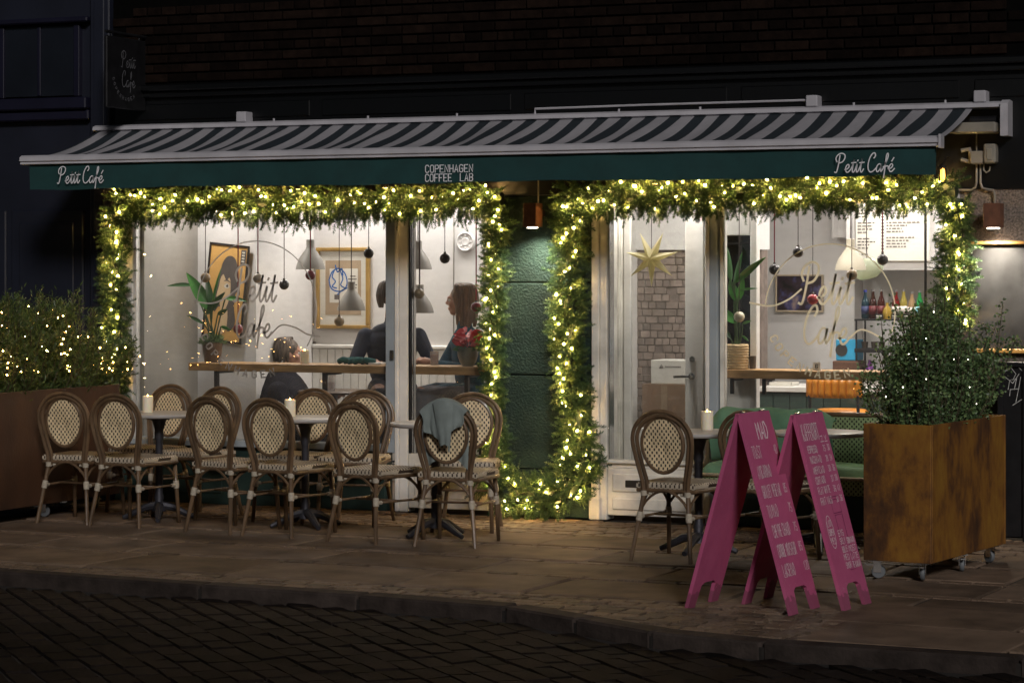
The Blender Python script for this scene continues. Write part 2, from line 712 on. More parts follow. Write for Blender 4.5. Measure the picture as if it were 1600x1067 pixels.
road_items = lay(-9, 9, -6, 6, .26, .13, rz=R(-46), origin=(2, -7), test=lambda x, y: y < kerb_y(x) - .05 and y > -12 and -6 < x < 9)
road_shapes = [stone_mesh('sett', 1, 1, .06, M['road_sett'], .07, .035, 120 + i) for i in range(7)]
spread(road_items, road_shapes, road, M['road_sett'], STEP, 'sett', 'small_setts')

# kerb stones along the curve
kb = MB()
kb.prism([(x, y) for x, y in KERB] + [(x, y + .14) for x, y in reversed(KERB)], (0, 0, -.25), (1, 0, 0), (0, 1, 0), (0, 0, 1), .23)
kerb = structure('kerb', kb, M['joint'])
for (x0, y0), (x1, y1) in zip(KERB[1:-1], KERB[2:-1]):
    L = math.hypot(x1 - x0, y1 - y0)
    n = max(1, round(L / .95))
    a = math.atan2(y1 - y0, x1 - x0)
    me = stone_mesh('kerb_stone', L / n - .01, .15, .2, M['kerb'], .012, .004, int(x0 * 10) + 300)
    for i in range(n):
        t = (i + .5) / n
        piece('kerb_stone', me, kerb, (x0 + (x1 - x0) * t - math.sin(a) * .07, y0 + (y1 - y0) * t + math.cos(a) * .07, .004), a)

# ---------------------------------------------------------------- the cafe building, outside
bld = thing('cafe_building', 'cafe building with dark brick upper floor, black fascia, green stone pier and white window frames', 'building')
# brick upper storey
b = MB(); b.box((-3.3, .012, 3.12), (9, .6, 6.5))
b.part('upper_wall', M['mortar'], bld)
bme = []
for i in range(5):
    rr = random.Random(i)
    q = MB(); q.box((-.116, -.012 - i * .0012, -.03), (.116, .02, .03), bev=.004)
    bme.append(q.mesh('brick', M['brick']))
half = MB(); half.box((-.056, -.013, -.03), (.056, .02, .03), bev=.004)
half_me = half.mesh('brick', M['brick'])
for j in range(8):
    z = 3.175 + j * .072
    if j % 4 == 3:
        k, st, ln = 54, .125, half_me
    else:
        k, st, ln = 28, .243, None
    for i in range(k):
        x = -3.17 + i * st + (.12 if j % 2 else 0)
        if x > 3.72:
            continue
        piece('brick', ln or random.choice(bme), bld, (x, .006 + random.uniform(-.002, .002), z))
# fascia, cornice
b = MB()
b.box((-3.28, -.1, 3.075), (9, .5, 3.12), bev=.008)
b.box((-3.27, -.06, 3.03), (9, .5, 3.072), bev=.006)
b.part('cornice', M['fascia'], bld)
b = MB()
b.box((-3.26, -.012, 2.262), (9, .125, 3.028))
for x in (-3.1, -1.5, .1, 1.7, 3.3):
    b.box((x, -.022, 2.86), (x + 1.5, -.008, 2.98), bev=.006)
b.part('fascia_board', M['fascia'], bld)
b = MB(); b.box((-3.46, -.05, 0), (-3.29, .3, 6.5), bev=.01); b.box((-3.42, -.062, 0.3), (-3.33, -.04, 6.4), bev=.006)
b.part('pilaster', M['navy'], bld)
# green rendered stone pier in four courses
zs = [0, .338, .998, 1.648, 2.26]
for z0, z1 in zip(zs, zs[1:]):
    b = MB(); b.box((-.13, .0, z0 + .004), (.61, .42, z1 - .004), bev=.006)
    b.part('stone_block', M['green_stone'], bld)
b = MB(); b.box((-.12, .02, 0), (.6, .4, 2.26))
b.part('pier_core', M['mortar'], bld)
# granite wall to the right of the window
b = MB(); b.box((3.2, .0, 1.02), (9, .4, 2.26))
b.part('granite_wall', M['granite_wall'], bld)
b = MB(); b.box((3.2, .03, 0), (9, .4, 1.018)); b.part('dark_plinth', M['dark_metal'], bld)

# left window
win = holder('window', bld)
def bars(name, rects, m, parent, y0, y1, bev=.006, label=None):
    b = MB()
    for (x0, z0, x1, z1) in rects:
        b.box((x0, y0, z0), (x1, y1, z1), bev=bev)
    return b.part(name, m, parent, label=label)
XL0, XL1 = -3.2, -.13
mx0, mx1 = at(605, 500, .03).x, at(640, 500, .03).x
bars('frame', [(-3.285, .3, -3.12, 2.26)], M['white_paint'], win, .012, .13)
bars('frame', [(-.19, .0, -.132, 2.26)], M['white_paint'], win, .012, .13)
bars('frame', [(-3.118, 2.18, -.192, 2.258)], M['white_paint'], win, .014, .128)
b = MB()
b.box((mx0, .0, .42), (mx0 + .075, .15, 2.178), mi=0, bev=.004)
b.part('mullion', M['steel'], win)
b = MB()
b.box((mx0 + .077, -.012, .0), (mx0 + .108, .15, 2.178), bev=.006)
b.box((mx0 + .11, .0, .0), (mx1 - .004, .15, 2.178), bev=.004)
b.part('mullion', M['white_paint'], win)
b = MB(); b.box((mx1 - .003, .02, .42), (mx1 + .01, .08, 2.178)); b.part('seal', M['dark_metal'], win)
b = MB(); b.box((-3.118, -.04, .43), (mx0 - .002, .14, .478), bev=.006); b.part('sill', M['steel'], win)
b = MB(); b.box((mx0 + .04, -.018, 1.09), (mx0 + .07, .0, 1.16), bev=.004); b.part('lock', M['chrome'], win)
b = MB(); b.box((-3.118, .055, .478), (mx0 - .002, .061, 2.18)); b.part('pane', M['glass'], win)
b = MB(); b.box((mx1 + .011, .055, .42), (-.192, .061, 2.18)); b.part('pane', M['glass'], win)
b = MB(); b.box((-3.28, .02, .0), (mx0 - .002, .12, .43))
for x in (-2.9, -2.2, -1.55):
    b.box((x, .008, .08), (x + .55, .022, .37), bev=.005)
b.part('stall_riser', M['stallriser'], win)
b = MB(); b.box((mx1 + .001, .01, .03), (-.192, .1, .418), bev=.004)
b.box((mx1 + .05, -.004, .1), (-.25, .012, .35), bev=.008)
b.part('lower_panel', M['old_white'], win)

# glazed bay to the right of the pier, with a letter slot in its lower panel
bay = holder('glazed_bay', bld)
X0, X1 = .612, at(949, 500, 0).x
X2, X3 = at(1102, 500, 0).x, at(1118, 500, 0).x
b = MB()
b.box((X0, -.03, .0), (X0 + .055, .2, 2.255), bev=.006)
b.box((X0 + .056, -.012, .0), (X1, .2, 2.255), bev=.006)
b.box((X0 - .015, -.045, .0), (X0 + .07, .02, .16), bev=.008)
b.part('post', M['old_white'], bay)
b = MB()
b.box((X1 + .002, .0, .36), (X2 - .002, .1, .4), bev=.006)
b.box((X1 + .002, -.03, .395), (X2 - .002, .08, .42), bev=.006)
b.part('sill', M['old_white'], bay)
b = MB()
b.box((X1 + .002, .0, .035), (X2 - .002, .1, .36), bev=.003)
b.box((X1 + .04, -.012, .075), (X2 - .05, .004, .155), bev=.006)
b.box((X1 + .04, -.012, .2), (X2 - .05, .004, .325), bev=.006)
b.part('lower_panel', M['old_white'], bay)
b = MB(); b.box((.86, -.02, .232), (1.1, -.008, .282), bev=.003)
slot = b.part('letter_slot', mat('brass_plate', (.09, .08, .07), .4, metal=.7), bay)
b = MB(); b.box((X1, .05, .421), (X2, .056, 2.18)); b.part('pane', M['glass'], bay)
b = MB(); b.box((X1, .0, 2.18), (X2, .12, 2.256), bev=.004); b.part('head', M['old_white'], bay)
b = MB(); b.box((X1 + .001, .012, .421), (X1 + .012, .1, 2.18)); b.part('edge_strip', M['chrome'], bay)
b = MB()
b.box((X2, -.005, .0), (X2 + .028, .2, 2.256), bev=.004)
b.part('post', M['white_paint'], bay)
b = MB(); b.box((X2 + .03, .0, .0), (X3 + .012, .2, 2.256), bev=.004); b.part('post', M['steel'], bay)
# inner door, set back in the lobby
door = holder('door', bld)
DY = .42
dx0, dx1 = at(984, 500, DY).x, at(1070, 500, DY).x
dx2 = at(1100, 500, DY).x
bars('stile', [(dx0 - .05, .05, dx0 + .008, 2.4)], M['white_paint'], door, DY, DY + .05, .008)
bars('stile', [(dx1, .05, dx2, 2.4)], M['white_paint'], door, DY, DY + .05, .008)
bars('rail', [(dx0 + .01, .05, dx1 - .002, .62)], M['white_paint'], door, DY, DY + .05, .008)
b = MB(); b.box((dx0, DY + .02, .622), (dx1, DY + .026, 2.4)); b.part('pane', M['glass'], door)
hp = at(1081, 588, DY)
b = MB()
b.lathe([(.0, 0), (.024, .001), (.024, .01), (.012, .012), (.012, .05), (0, .05)], (hp.x, DY - .0, hp.z), 14, M=Matrix.Rotation(R(90), 4, 'X'))
b.tube([(hp.x, DY - .045, hp.z), (hp.x - .05, DY - .047, hp.z), (hp.x - .12, DY - .045, hp.z - .004)], [.009, .009, .008], 8)
b.part('handle', M['chrome'], door, smooth=True)
kp = at(1082, 561, DY)
b = MB(); b.lathe([(0, 0), (.022, .001), (.02, .012), (0, .013)], (kp.x, DY, kp.z), 14, M=Matrix.Rotation(R(90), 4, 'X'))
b.part('lock', M['chrome'], door, smooth=True)
# lobby side wall with mouldings (seen edge-on through the bay)
b = MB()
b.box((.55, .21, .05), (dx0 - .055, DY + .05, 2.7))
for i, y in enumerate((.24, .3, .36)):
    b.box((dx0 - .06, y, .05), (dx0 - .04 + .006 * (i % 2), y + .025, 2.7), bev=.004)
b.part('lobby_wall', M['old_white'], bld)
# white inner frame with a small dark barred window, right of the lobby
lx0, lx1 = at(1100, 500, DY).x + .005, at(1182, 500, DY).x
px0, px1 = at(1131, 500, DY).x, at(1172, 500, DY).x
pz1, pz0 = at(1150, 368, DY).z, at(1150, 562, DY).z
iw = holder('inner_window', bld)
for q0, q1 in (((lx0, DY, .05), (px0, DY + .08, 2.7)), ((px1, DY, .05), (lx1, DY + .08, 2.7)), ((px0 + .001, DY, pz1), (px1 - .001, DY + .08, 2.7)), ((px0 + .001, DY, .05), (px1 - .001, DY + .08, pz0))):
    b = MB(); b.box(q0, q1, bev=.004); b.part('frame', M['white_paint'], iw)
b = MB(); b.box((px0, DY + .04, pz0), (px1, DY + .05, pz1)); b.part('pane', M['dark_glass'], iw)
for py in (382, 435, 500):
    z = at(1150, py, DY).z
    b = MB(); b.box((px0, DY + .015, z), (px1, DY + .038, z + .014)); b.part('glazing_bar', M['dark_metal'], iw)

# right window
rw = holder('window', bld)
XR0, XR1 = X3 + .014, 3.18
b = MB(); b.box((XR1 - .06, .0, .3), (XR1 + .02, .14, 2.258), bev=.005); b.part('frame', M['white_paint'], rw)
b = MB(); b.box((XR0, .0, 2.18), (XR1 - .062, .13, 2.257), bev=.005); b.part('frame', M['white_paint'], rw)
b = MB(); b.box((XR0, -.03, .43), (XR1 - .062, .14, .475), bev=.005); b.part('sill', M['steel'], rw)
b = MB(); b.box((XR0, .02, .0), (3.19, .12, .43)); b.part('stall_riser', M['stallriser'], rw)
b = MB(); b.box((XR0, .055, .476), (XR1 - .06, .061, 2.18)); b.part('pane', M['glass'], rw)
b = MB()
for x in (XR0 + .004,):
    b.box((x, .035, .476), (x + .03, .11, 2.18), bev=.004)
b.part('frame', M['old_white'], rw)

# ---------------------------------------------------------------- rooms behind the glass
b = MB(); b.box((-3.6, .13, -.02), (6.5, 5.2, .05)); structure('floor', b, M['floorboard'])
b = MB(); b.box((-3.6, .13, 2.72), (6.5, 5.2, 2.85)); structure('ceiling', b, M['ceiling'])
LW = -3.09
BX = at(400, 400, .93).x
BY = atX(490, 400, BX).y
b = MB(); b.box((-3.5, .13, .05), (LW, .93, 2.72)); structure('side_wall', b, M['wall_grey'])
b = MB(); b.box((-3.5, .931, .05), (BX, 2.6, 2.72)); structure('chimney_breast', b, M['wall_white'])
b = MB(); b.box((BX + .001, BY, .05), (.25, BY + .2, 2.72)); structure('back_wall', b, M['wall_white'])
b = MB(); b.box((.0, .43, .05), (.3, BY - .002, 2.72)); structure('dividing_wall', b, M['wall_white'])
# vertical boarding along the lower back wall
zd = at(560, 545, BY).z
wb = MB()
wb.box((BX + .004, BY - .018, .05), (-.004, BY - .001, zd))
dado = thing('wainscot', 'white boarded wainscot with a moulded rail along the back wall of the cafe', 'wainscot', (BX + .004, BY, .05))
wb.part('backing', M['wall_white'], dado)
b = MB(); b.box((BX + .004, BY - .045, zd + .001), (-.004, BY - .001, zd + .035), bev=.008); b.part('rail', M['white_paint'], dado)
q = MB(); q.box((0, -.032, .05), (.066, -.0185, zd), bev=.005)
bme_ = q.mesh('board', M['white_paint'])
nb = int((-.01 - BX) / .07)
for i in range(nb):
    piece('board', bme_, dado, (i * .07, 0, -.05))
# brick wall seen through the door
IBY = 1.75
ix0, ix1 = at(960, 500, IBY).x, at(1190, 500, IBY).x
zb = at(1020, 391, IBY).z
b = MB(); b.box((.3, IBY, .05), (ix1, IBY + .15, zb)); iwall = structure('inner_wall', b, M['inner_mortar'])
b = MB(); b.box((.3, IBY - .05, zb + .002), (ix1, IBY + .2, 2.72)); structure('header_beam', b, M['wall_white'])
ibm = []
for L_ in (.06, .08, .1):
    q = MB(); q.box((-L_ / 2 + .002, -.012, -.026), (L_ / 2 - .002, .01, .026), bev=.005)
    ibm.append((L_, q.mesh('brick', M['inner_brick'])))
cnt = 0
vx0, vx1 = at(984, 500, IBY).x, at(1078, 500, IBY).x
for j in range(24):
    z = zb - .032 - j * .0555
    x = vx0 - .03 + random.uniform(-.05, 0)
    while x < vx1 and z > .1:
        L_, me = random.choice(ibm)
        if random.random() > .03:
            piece('brick', me, iwall, (x + L_ / 2, IBY - random.uniform(0, .008), z)); cnt += 1
        x += L_
# right room
RY = 2.6
rx0, rx1 = at(1199, 500, RY).x, at(1335, 500, RY).x
b = MB(); b.box((rx0, RY, .05), (rx1, RY + .25, 2.72)); structure('back_wall', b, M['wall_white'])
b = MB(); b.box((rx1 - .2, RY + .251, .05), (6.4, RY + .9, 2.72)); structure('kitchen_wall', b, M['wall_white'])
b = MB(); b.box((6.0, .43, .05), (6.2, RY + .2, 2.72)); structure('side_wall', b, M['wall_white'])
zs1 = at(1390, 422, RY - .3).z
b = MB(); b.box((rx1 + .02, RY - .3, zs1), (5.9, RY + .25, 2.715)); structure('soffit', b, M['wall_white'])
b = MB(); b.box((.8, IBY + .16, .05), (rx0 + .02, IBY + .2, 2.72)); structure('passage_wall', b, M['inner_mortar'])

# ---------------------------------------------------------------- the navy house on the left
nh = thing('navy_house', 'dark navy painted house front with a large black upper window on the left', 'building', (-6, 0, 0))
b = MB(); b.box((-14, .02, 0), (-3.47, .5, 6.5)); b.part('wall', M['navy'], nh)
b = MB()
b.box((-14, -.1, 2.96), (-3.47, .1, 3.05), bev=.01); b.box((-14, -.06, 2.88), (-3.47, .1, 2.955), bev=.01)
b.box((-14, -.08, 3.62), (-3.47, .1, 3.66), bev=.01)
b.part('cornice', M['navy_dark'], nh)
for x0, x1 in ((-4.2, -3.55), (-4.95, -4.25), (-5.7, -5.0)):
    b = MB()
    b.box((x0, -.004, .9), (x1, .03, 2.2), bev=.01)
    b.box((x0 + .08, -.016, 1.0), (x1 - .08, .0, 2.1), bev=.012)
    b.part('panel', M['navy'], nh)
hw = holder('window', nh)
b = MB(); b.box((-4.25, -.01, 3.07), (-3.62, .03, 3.6)); b.part('pane', M['dark_glass'], hw)
b = MB()
for q0, q1 in (((-4.3, -.03, 3.06), (-4.25, .04, 3.61)), ((-3.62, -.03, 3.06), (-3.57, .04, 3.61)), ((-3.95, -.025, 3.07), (-3.92, .0, 3.6))):
    b = MB(); b.box(q0, q1, bev=.005); b.part('frame', M['navy_dark'], hw)
# ---------------------------------------------------------------- lettering
CAPS = {
 'A': "00 26 40;12 32", 'B': "00 06 36 45 44 33 03;33 42 41 30 00", 'C': "45 36 16 05 01 10 30 41", 'D': "00 06 26 44 42 20 00",
 'E': "46 06 00 40;03 33", 'F': "46 06 00;03 33", 'G': "45 36 16 05 01 10 30 41 43 23", 'H': "06 00;46 40;03 43", 'I': "26 20",
 'J': "46 41 30 10 01", 'K': "06 00;46 03 40", 'L': "06 00 40", 'M': "00 06 23 46 40", 'N': "00 06 40 46", 'O': "10 01 05 16 36 45 41 30 10",
 'P': "00 06 36 45 44 33 03", 'Q': "10 01 05 16 36 45 41 30 10;22 40", 'R': "00 06 36 45 44 33 03;23 40", 'S': "45 36 16 05 04 13 33 42 41 30 10 01",
 'T': "06 46;26 20", 'U': "06 01 10 30 41 46", 'V': "06 20 46", 'W': "06 10 23 30 46", 'X': "06 40;00 46", 'Y': "06 23 46;23 20", 'Z': "06 46 00 40",
 '0': "10 01 05 16 36 45 41 30 10", '1': "14 26 20", '2': "05 16 36 45 44 00 40", '3': "06 46 23 33 42 41 30 10 01", '4': "30 36 02 42",
 '5': "46 06 03 33 42 41 30 10 01", '6': "45 36 16 05 01 10 30 41 42 33 13 02", '7': "06 46 10", '8': "13 04 05 16 36 45 44 33 13 02 01 10 30 41 42 33", '9': "01 10 30 41 45 36 16 05 04 13 33 44",
 '-': "13 33", '.': "20 21", 'É': "46 06 00 40;03 33;27 38",
}

def caps_strokes(text, h, w_, gap, x0=0.0, jitter=0.0, rr=None):
    out, x = [], x0
    for ch in text:
        if ch == ' ':
            x += w_ * .7 + gap
            continue
        jx, jy = ((rr.uniform(-jitter, jitter), rr.uniform(-jitter, jitter)) if rr else (0, 0))
        for st in CAPS[ch].split(';'):
            out.append([(x + int(p[0]) / 4 * w_ + jx, int(p[1]) / 6 * h + jy) for p in st.split()])
        x += (w_ if ch != 'I' or jitter else w_) + gap
    return out, x - gap

SCRIPT = {
 'P': (1.25, [[(.42, 2.15), (.36, 1.3), (.26, .5), (.12, .02), (-.1, .05)], [(.1, 1.35), (-.08, 1.75), (.12, 2.2), (.6, 2.42), (1.05, 2.25), (1.12, 1.8), (.85, 1.35), (.45, 1.2)]]),
 'C': (1.2, [[(.85, 1.75), (1.02, 2.05), (.9, 2.38), (.6, 2.3), (.28, 1.75), (.14, 1.0), (.22, .35), (.52, .0), (.9, .12), (1.25, .5)]]),
 'e': (.82, [[(0, .35), (.3, .42), (.55, .7), (.45, .98), (.22, .88), (.1, .48), (.22, .08), (.48, .02), (.82, .38)]]),
 't': (.6, [[(0, .38), (.22, 1.0), (.34, 1.75), (.24, .8), (.22, .2), (.38, .0), (.62, .38)], [(.02, 1.18), (.62, 1.24)]]),
 'i': (.5, [[(0, .38), (.2, 1.0), (.15, .4), (.22, .03), (.36, .08), (.52, .38)], [(.24, 1.42), (.28, 1.52)]]),
 'a': (.98, [[(.72, .85), (.45, 1.0), (.2, .8), (.09, .4), (.2, .04), (.42, .1), (.64, .5), (.74, .98), (.68, .4), (.74, .04), (.98, .36)]]),
 'f': (.72, [[(0, .38), (.3, 1.1), (.55, 1.9), (.5, 2.3), (.34, 2.1), (.28, 1.2), (.24, .1), (.2, -.75)], [(.02, .62), (.62, .72), (.72, .38)]]),
 'é': (.82, [[(0, .35), (.3, .42), (.55, .7), (.45, .98), (.22, .88), (.1, .48), (.22, .08), (.48, .02), (.82, .38)], [(.38, 1.32), (.62, 1.75)]]),
}

def smooth_path(p, k=6, closed=False):
    p = [np.array(q, float) for q in p]
    out = []
    n = len(p)
    for i in range(n - 1 if not closed else n):
        if closed:
            a, b_, c_, d = p[i - 1], p[i], p[(i + 1) % n], p[(i + 2) % n]
        else:
            a, b_, c_, d = p[max(i - 1, 0)], p[i], p[i + 1], p[min(i + 2, n - 1)]
        for j in range(k):
            t = j / k
            out.append(.5 * ((2 * b_) + (c_ - a) * t + (2 * a - 5 * b_ + 4 * c_ - d) * t * t + (3 * b_ - a - 3 * c_ + d) * t ** 3))
    if not closed:
        out.append(p[-1])
    return [tuple(q) for q in out]

def script_strokes(text, xh, x0=0.0):
    out, x = [], x0
    for ch in text:
        if ch == ' ':
            x += xh * .45
            continue
        adv, st = SCRIPT[ch]
        for s_ in st:
            out.append([(x + a * xh, b * xh) for a, b in smooth_path(s_)])
        x += adv * xh
    return out, x

def ribbons(mb, strokes, wd, O, U, V, N, mi=0, lift=.0):
    """flat pen strokes lying on the plane O,U,V"""
    O, U, V, N = Vector(O), Vector(U).normalized(), Vector(V).normalized(), Vector(N).normalized()
    for si, st in enumerate(strokes):
        pts = [Vector((a, b)) for a, b in st]
        n = len(pts)
        if n < 2:
            continue
        vs = []
        for i, p in enumerate(pts):
            t = (pts[min(i + 1, n - 1)] - pts[max(i - 1, 0)])
            t = t.normalized() if t.length > 1e-9 else Vector((1, 0))
            nn = Vector((-t.y, t.x))
            k = 1.0
            if 0 < i < n - 1:
                d0 = (pts[i] - pts[i - 1]).normalized()
                k = min(1.6, 1 / max(.3, abs(nn.dot(Vector((-d0.y, d0.x))))))
            e = t * (wd * .4) if i in (0, n - 1) else Vector((0, 0))
            if i == 0:
                e = -e
            for s_ in (1, -1):
                q = p + nn * (s_ * wd / 2 * k) + e
                vs.append(O + U * q.x + V * q.y + N * (lift + si * .00025))
        fs = [(2 * i, 2 * i + 1, 2 * i + 3, 2 * i + 2) for i in range(n - 1)]
        mb.add(vs, fs, mi)

# ---------------------------------------------------------------- awning
awn = thing('awning', 'long striped awning with a dark green valance and white front bar over the cafe front', 'awning', (0, -.1, 2.5))
AX0, AX1 = -3.36, 3.315
b = MB()
prof = [(-.02, 2.782), (-.02, 2.815), (-.05, 2.828), (-.1, 2.828), (-.135, 2.815), (-.14, 2.79), (-.12, 2.782)]
b.prism([(y, z) for y, z in prof], (AX0 - .02, 0, 0), (0, 1, 0), (0, 0, 1), (1, 0, 0), 3.50 - AX0 + .02)
M['awning_white'] = mat('awning_white', (.44, .43, .46), .4, var=.12, scale=6)
b.part('cassette', M['awning_white'], awn)
b = MB(); b.prism([(-.015, 2.60), (-.015, 2.83), (-.1, 2.836), (-.16, 2.81), (-.16, 2.60)], (3.501, 0, 0), (0, 1, 0), (0, 0, 1), (1, 0, 0), .05)
b.part('end_cap', M['awning_white'], awn)
for px in (381, 1271, 1533):
    x = at(px, 180, -.08).x
    b = MB(); b.box((x - .04, -.13, 2.823), (x + .04, -.012, 2.9), bev=.006)
    b.part('bracket', M['awning_white'], awn)
for px in (428, 575, 714, 967, 1094, 1334, 1477):
    x = at(px, 180, -.1).x
    b = MB(); b.tube([(x, -.1, 2.82), (x, -.1, 2.845)], .008, 6)
    b.part('bolt', M['awning_white'], awn)
b = MB(); b.tube([(at(836, 170, -.1).x, -.1, 2.825), (at(836, 170, -.1).x, -.1, 2.862), (at(1000, 160, -.1).x, -.1, 2.868), (at(1262, 160, -.1).x, -.1, 2.87)], .008, 6)
b.part('cable', M['awning_white'], awn)
t = NT('awning_stripes')
x = t.sep(t.coord())
s_ = t.math('FRACT', t.math('ADD', t.math('DIVIDE', x[0], .178), 50.12))
k = t.math('LESS_THAN', s_, .47)
n = t.math('ADD', t.math('MULTIPLY', t.noise(t.coord(), 2.2, 5), .6), t.math('MULTIPLY', t.noise(t.scaled(t.coord(), (1, .25, 1)), 22, 4), .4))
wc = t.ramp(n, [(.3, (.26, .255, .275)), (.7, (.34, .33, .355))])
dc = t.ramp(n, [(.3, (.006, .012, .018)), (.7, (.012, .02, .028))])
t.l(t.mix(k, wc, dc), t.p.inputs['Base Color'])
t.p.inputs['Roughness'].default_value = .85
t.bump(t.noise(t.coord(), 300, 2), .15, .002)
M['stripes'] = t.mat
YB, YF, ZB, ZF = -.1, -1.0, 2.788, 2.548
def awn_pt(u, v):
    x0, x1 = AX0 + .015, AX1 - .005
    x = x0 + (x1 - x0) * u
    z = ZF + (ZB - ZF) * (.5 * v + .5 * v * v)
    z += .006 * math.sin(x * 23 + v * 2) * math.sin(math.pi * v) + .004 * math.sin(x * 41 - v * 5) * (1 - v) * v * 3
    z += .018 * math.sin(x * 6.6 + .6) * math.sin(math.pi * min(1, v * 1.05)) * (1 - .3 * v) + .006 * math.sin(x * 15 + 2) * math.sin(math.pi * v)
    return (x, YF + (YB - YF) * v, z)
b = MB(); b.grid(awn_pt, 130, 14, thick=.002)
b.part('canopy', M['stripes'], awn, smooth=True)
b = MB()
prof = [(-.985, 2.505), (-.985, 2.545), (-1.0, 2.56), (-1.03, 2.562), (-1.055, 2.548), (-1.06, 2.52), (-1.045, 2.512), (-1.05, 2.498), (-1.0, 2.492)]
b.prism(prof, (-3.41, 0, 0), (0, 1, 0), (0, 0, 1), (1, 0, 0), 6.725)
b.part('front_bar', M['awning_white'], awn)
b = MB(); b.prism([(y * 1.0, z) for y, z in [(-.98, 2.485), (-.98, 2.566), (-1.066, 2.57), (-1.07, 2.485)]], (3.3155, 0, 0), (0, 1, 0), (0, 0, 1), (1, 0, 0), .016)
b.part('bar_cap', M['awning_white'], awn)
M['valance'] = mat('dark_green_cloth', (.006, .042, .042), .85, var=.15, scale=6, bump=.1, bscale=200)
def val_pt(u, v):
    x = -3.35 + 6.64 * u
    y = -1.02 + .012 * math.sin(x * 3.3) * (1 - v) + .007 * math.sin(x * 9.7 + 1) * (1 - v * .6)
    return (x, y - .004 * (1 - v), 2.318 + .178 * v + .006 * math.sin(x * 2.6) * (1 - v) + .003 * math.sin(x * 11) * (1 - v))
b = MB(); b.grid(val_pt, 90, 3, thick=.003)
val = b.part('valance', M['valance'], awn, smooth=True)
M['print_white'] = mat('white_print', (.75, .75, .78), .6, var=.05)
VU, VV, VN = (1, 0, 0), (0, 0, 1), (0, -1, 0)
for px0, px1, py in ((92, 163, 287), (1306, 1398, 270)):
    b = MB()
    p0, p1 = at(px0, py, -1.035), at(px1, py, -1.035)
    st, wdt = script_strokes('Petit Café', 1.0)
    k = (p1.x - p0.x) / wdt
    st = [[(a * k + c_ * k * .1, c_ * k * 1.04) for a, c_ in q] for q in st]
    ribbons(b, st, .0075, (p0.x, -1.047, p0.z), VU, VV, VN)
    b.part('lettering', M['print_white'], awn, fix=False)
for txt, px0, px1, py in (('COPENHAGEN', 666, 740, 270), ('COFFEE  LAB', 666, 740, 284)):
    b = MB()
    p0, p1 = at(px0, py, -1.035), at(px1, py, -1.035)
    st, wdt = caps_strokes(txt, .048, .0235, .0105)
    k = (p1.x - p0.x) / wdt
    ribbons(b, [[(a * k, c_) for a, c_ in q] for q in st], .0062, (p0.x, -1.047, p0.z), VU, VV, VN)
    b.part('lettering', M['print_white'], awn, fix=False)
# folding arms below the cloth
M['cream_metal'] = mat('cream_metal', (.26, .24, .2), .45, var=.2, scale=5)
b = MB()
b.box((3.18, -.2, 2.62), (3.48, -.06, 2.69), bev=.01)
b.box((2.95, -.23, 2.625), (3.2, -.1, 2.675), bev=.01)
b.part('arm_bracket', M['cream_metal'], awn)
for sx, x0, x1 in ((1, 3.1, 2.45), (-1, -3.1, -2.45)):
    b = MB()
    b.tube([(x0, -.18, 2.62), (x1, -.55, 2.56)], .022, 8)
    b.tube([(x1, -.55, 2.56), (x0 - sx * .1, -.98, 2.51)], .018, 8)
    b.part('folding_arm', M['cream_metal'], awn, smooth=True)
b = MB(); b.tube([(3.3, -.12, 2.7), (3.47, -.12, 2.7)], .035, 12); b.part('roller', M['dark_metal'], awn, smooth=True)

# ---------------------------------------------------------------- blade sign, electrical boxes, lamps on the wall
SX = -2.985
bs = thing('hanging_sign', 'square black blade sign with faint round white lettering, hung above the awning by the pilaster', 'sign', (SX, -.35, 3.0))
zt, zb_ = atX(197, 60, SX).z, atX(197, 171, SX).z
yn, yf = atX(167, 100, SX).y, atX(228, 100, SX).y
b = MB(); b.box((SX - .025, yn, zb_), (SX, yf, zt), bev=.006)
b.part('board', M['dark_metal'], bs)
b = MB(); b.tube([(SX - .012, yf, zt + .03), (SX - .012, .03, zt + .03)], .012, 8); b.tube([(SX - .012, yn, zt + .03), (SX - .012, yf, zt + .03)], .012, 8)
for yy in (yn + .08, yf - .08):
    b.tube([(SX - .012, yy, zt - .002), (SX - .012, yy, zt + .03)], .006, 6)
b.part('arm', M['dark_metal'], bs)
M['faint_white'] = mat('faint_grey_print', (.11, .11, .12), .6, var=.2)  # white lettering given a dark grey tone
b = MB()
yc, zc = (yn + yf) / 2, (zt + zb_) / 2
for word, zz in (('Petit', .045), ('Cafe', -.1)):
    st, wdt = script_strokes(word, .05)
    ribbons(b, st, .008, (SX + .003, yc - wdt / 2 + .02, zc + zz), (0, 1, 0), (0, 0, 1), (1, 0, 0))
def arc_text(mb, text, cen, r, a0, a1, h, w_, wd, U, V, N, lift=.0):
    U, V, N = Vector(U), Vector(V), Vector(N)
    for i, ch in enumerate(text):
        a = R(a0 + (a1 - a0) * i / max(1, len(text) - 1))
        st, _ = caps_strokes(ch, h, w_, 0, x0=-w_ / 2)
        rad = Vector((math.cos(a), math.sin(a)))
        tan = Vector((-rad.y, rad.x))
        O = Vector(cen) + U * (rad.x * (r + h / 2)) + V * (rad.y * (r + h / 2))
        ribbons(mb, st, wd, O, U * tan.x + V * tan.y, -(U * rad.x + V * rad.y), N, lift=lift)
arc_text(b, 'COPENHAGEN', (SX + .003, yc, zc), .19, 195, 300, .025, .016, .005, (0, 1, 0), (0, 0, 1), (1, 0, 0))
b.part('lettering', M['faint_white'], bs, fix=False)

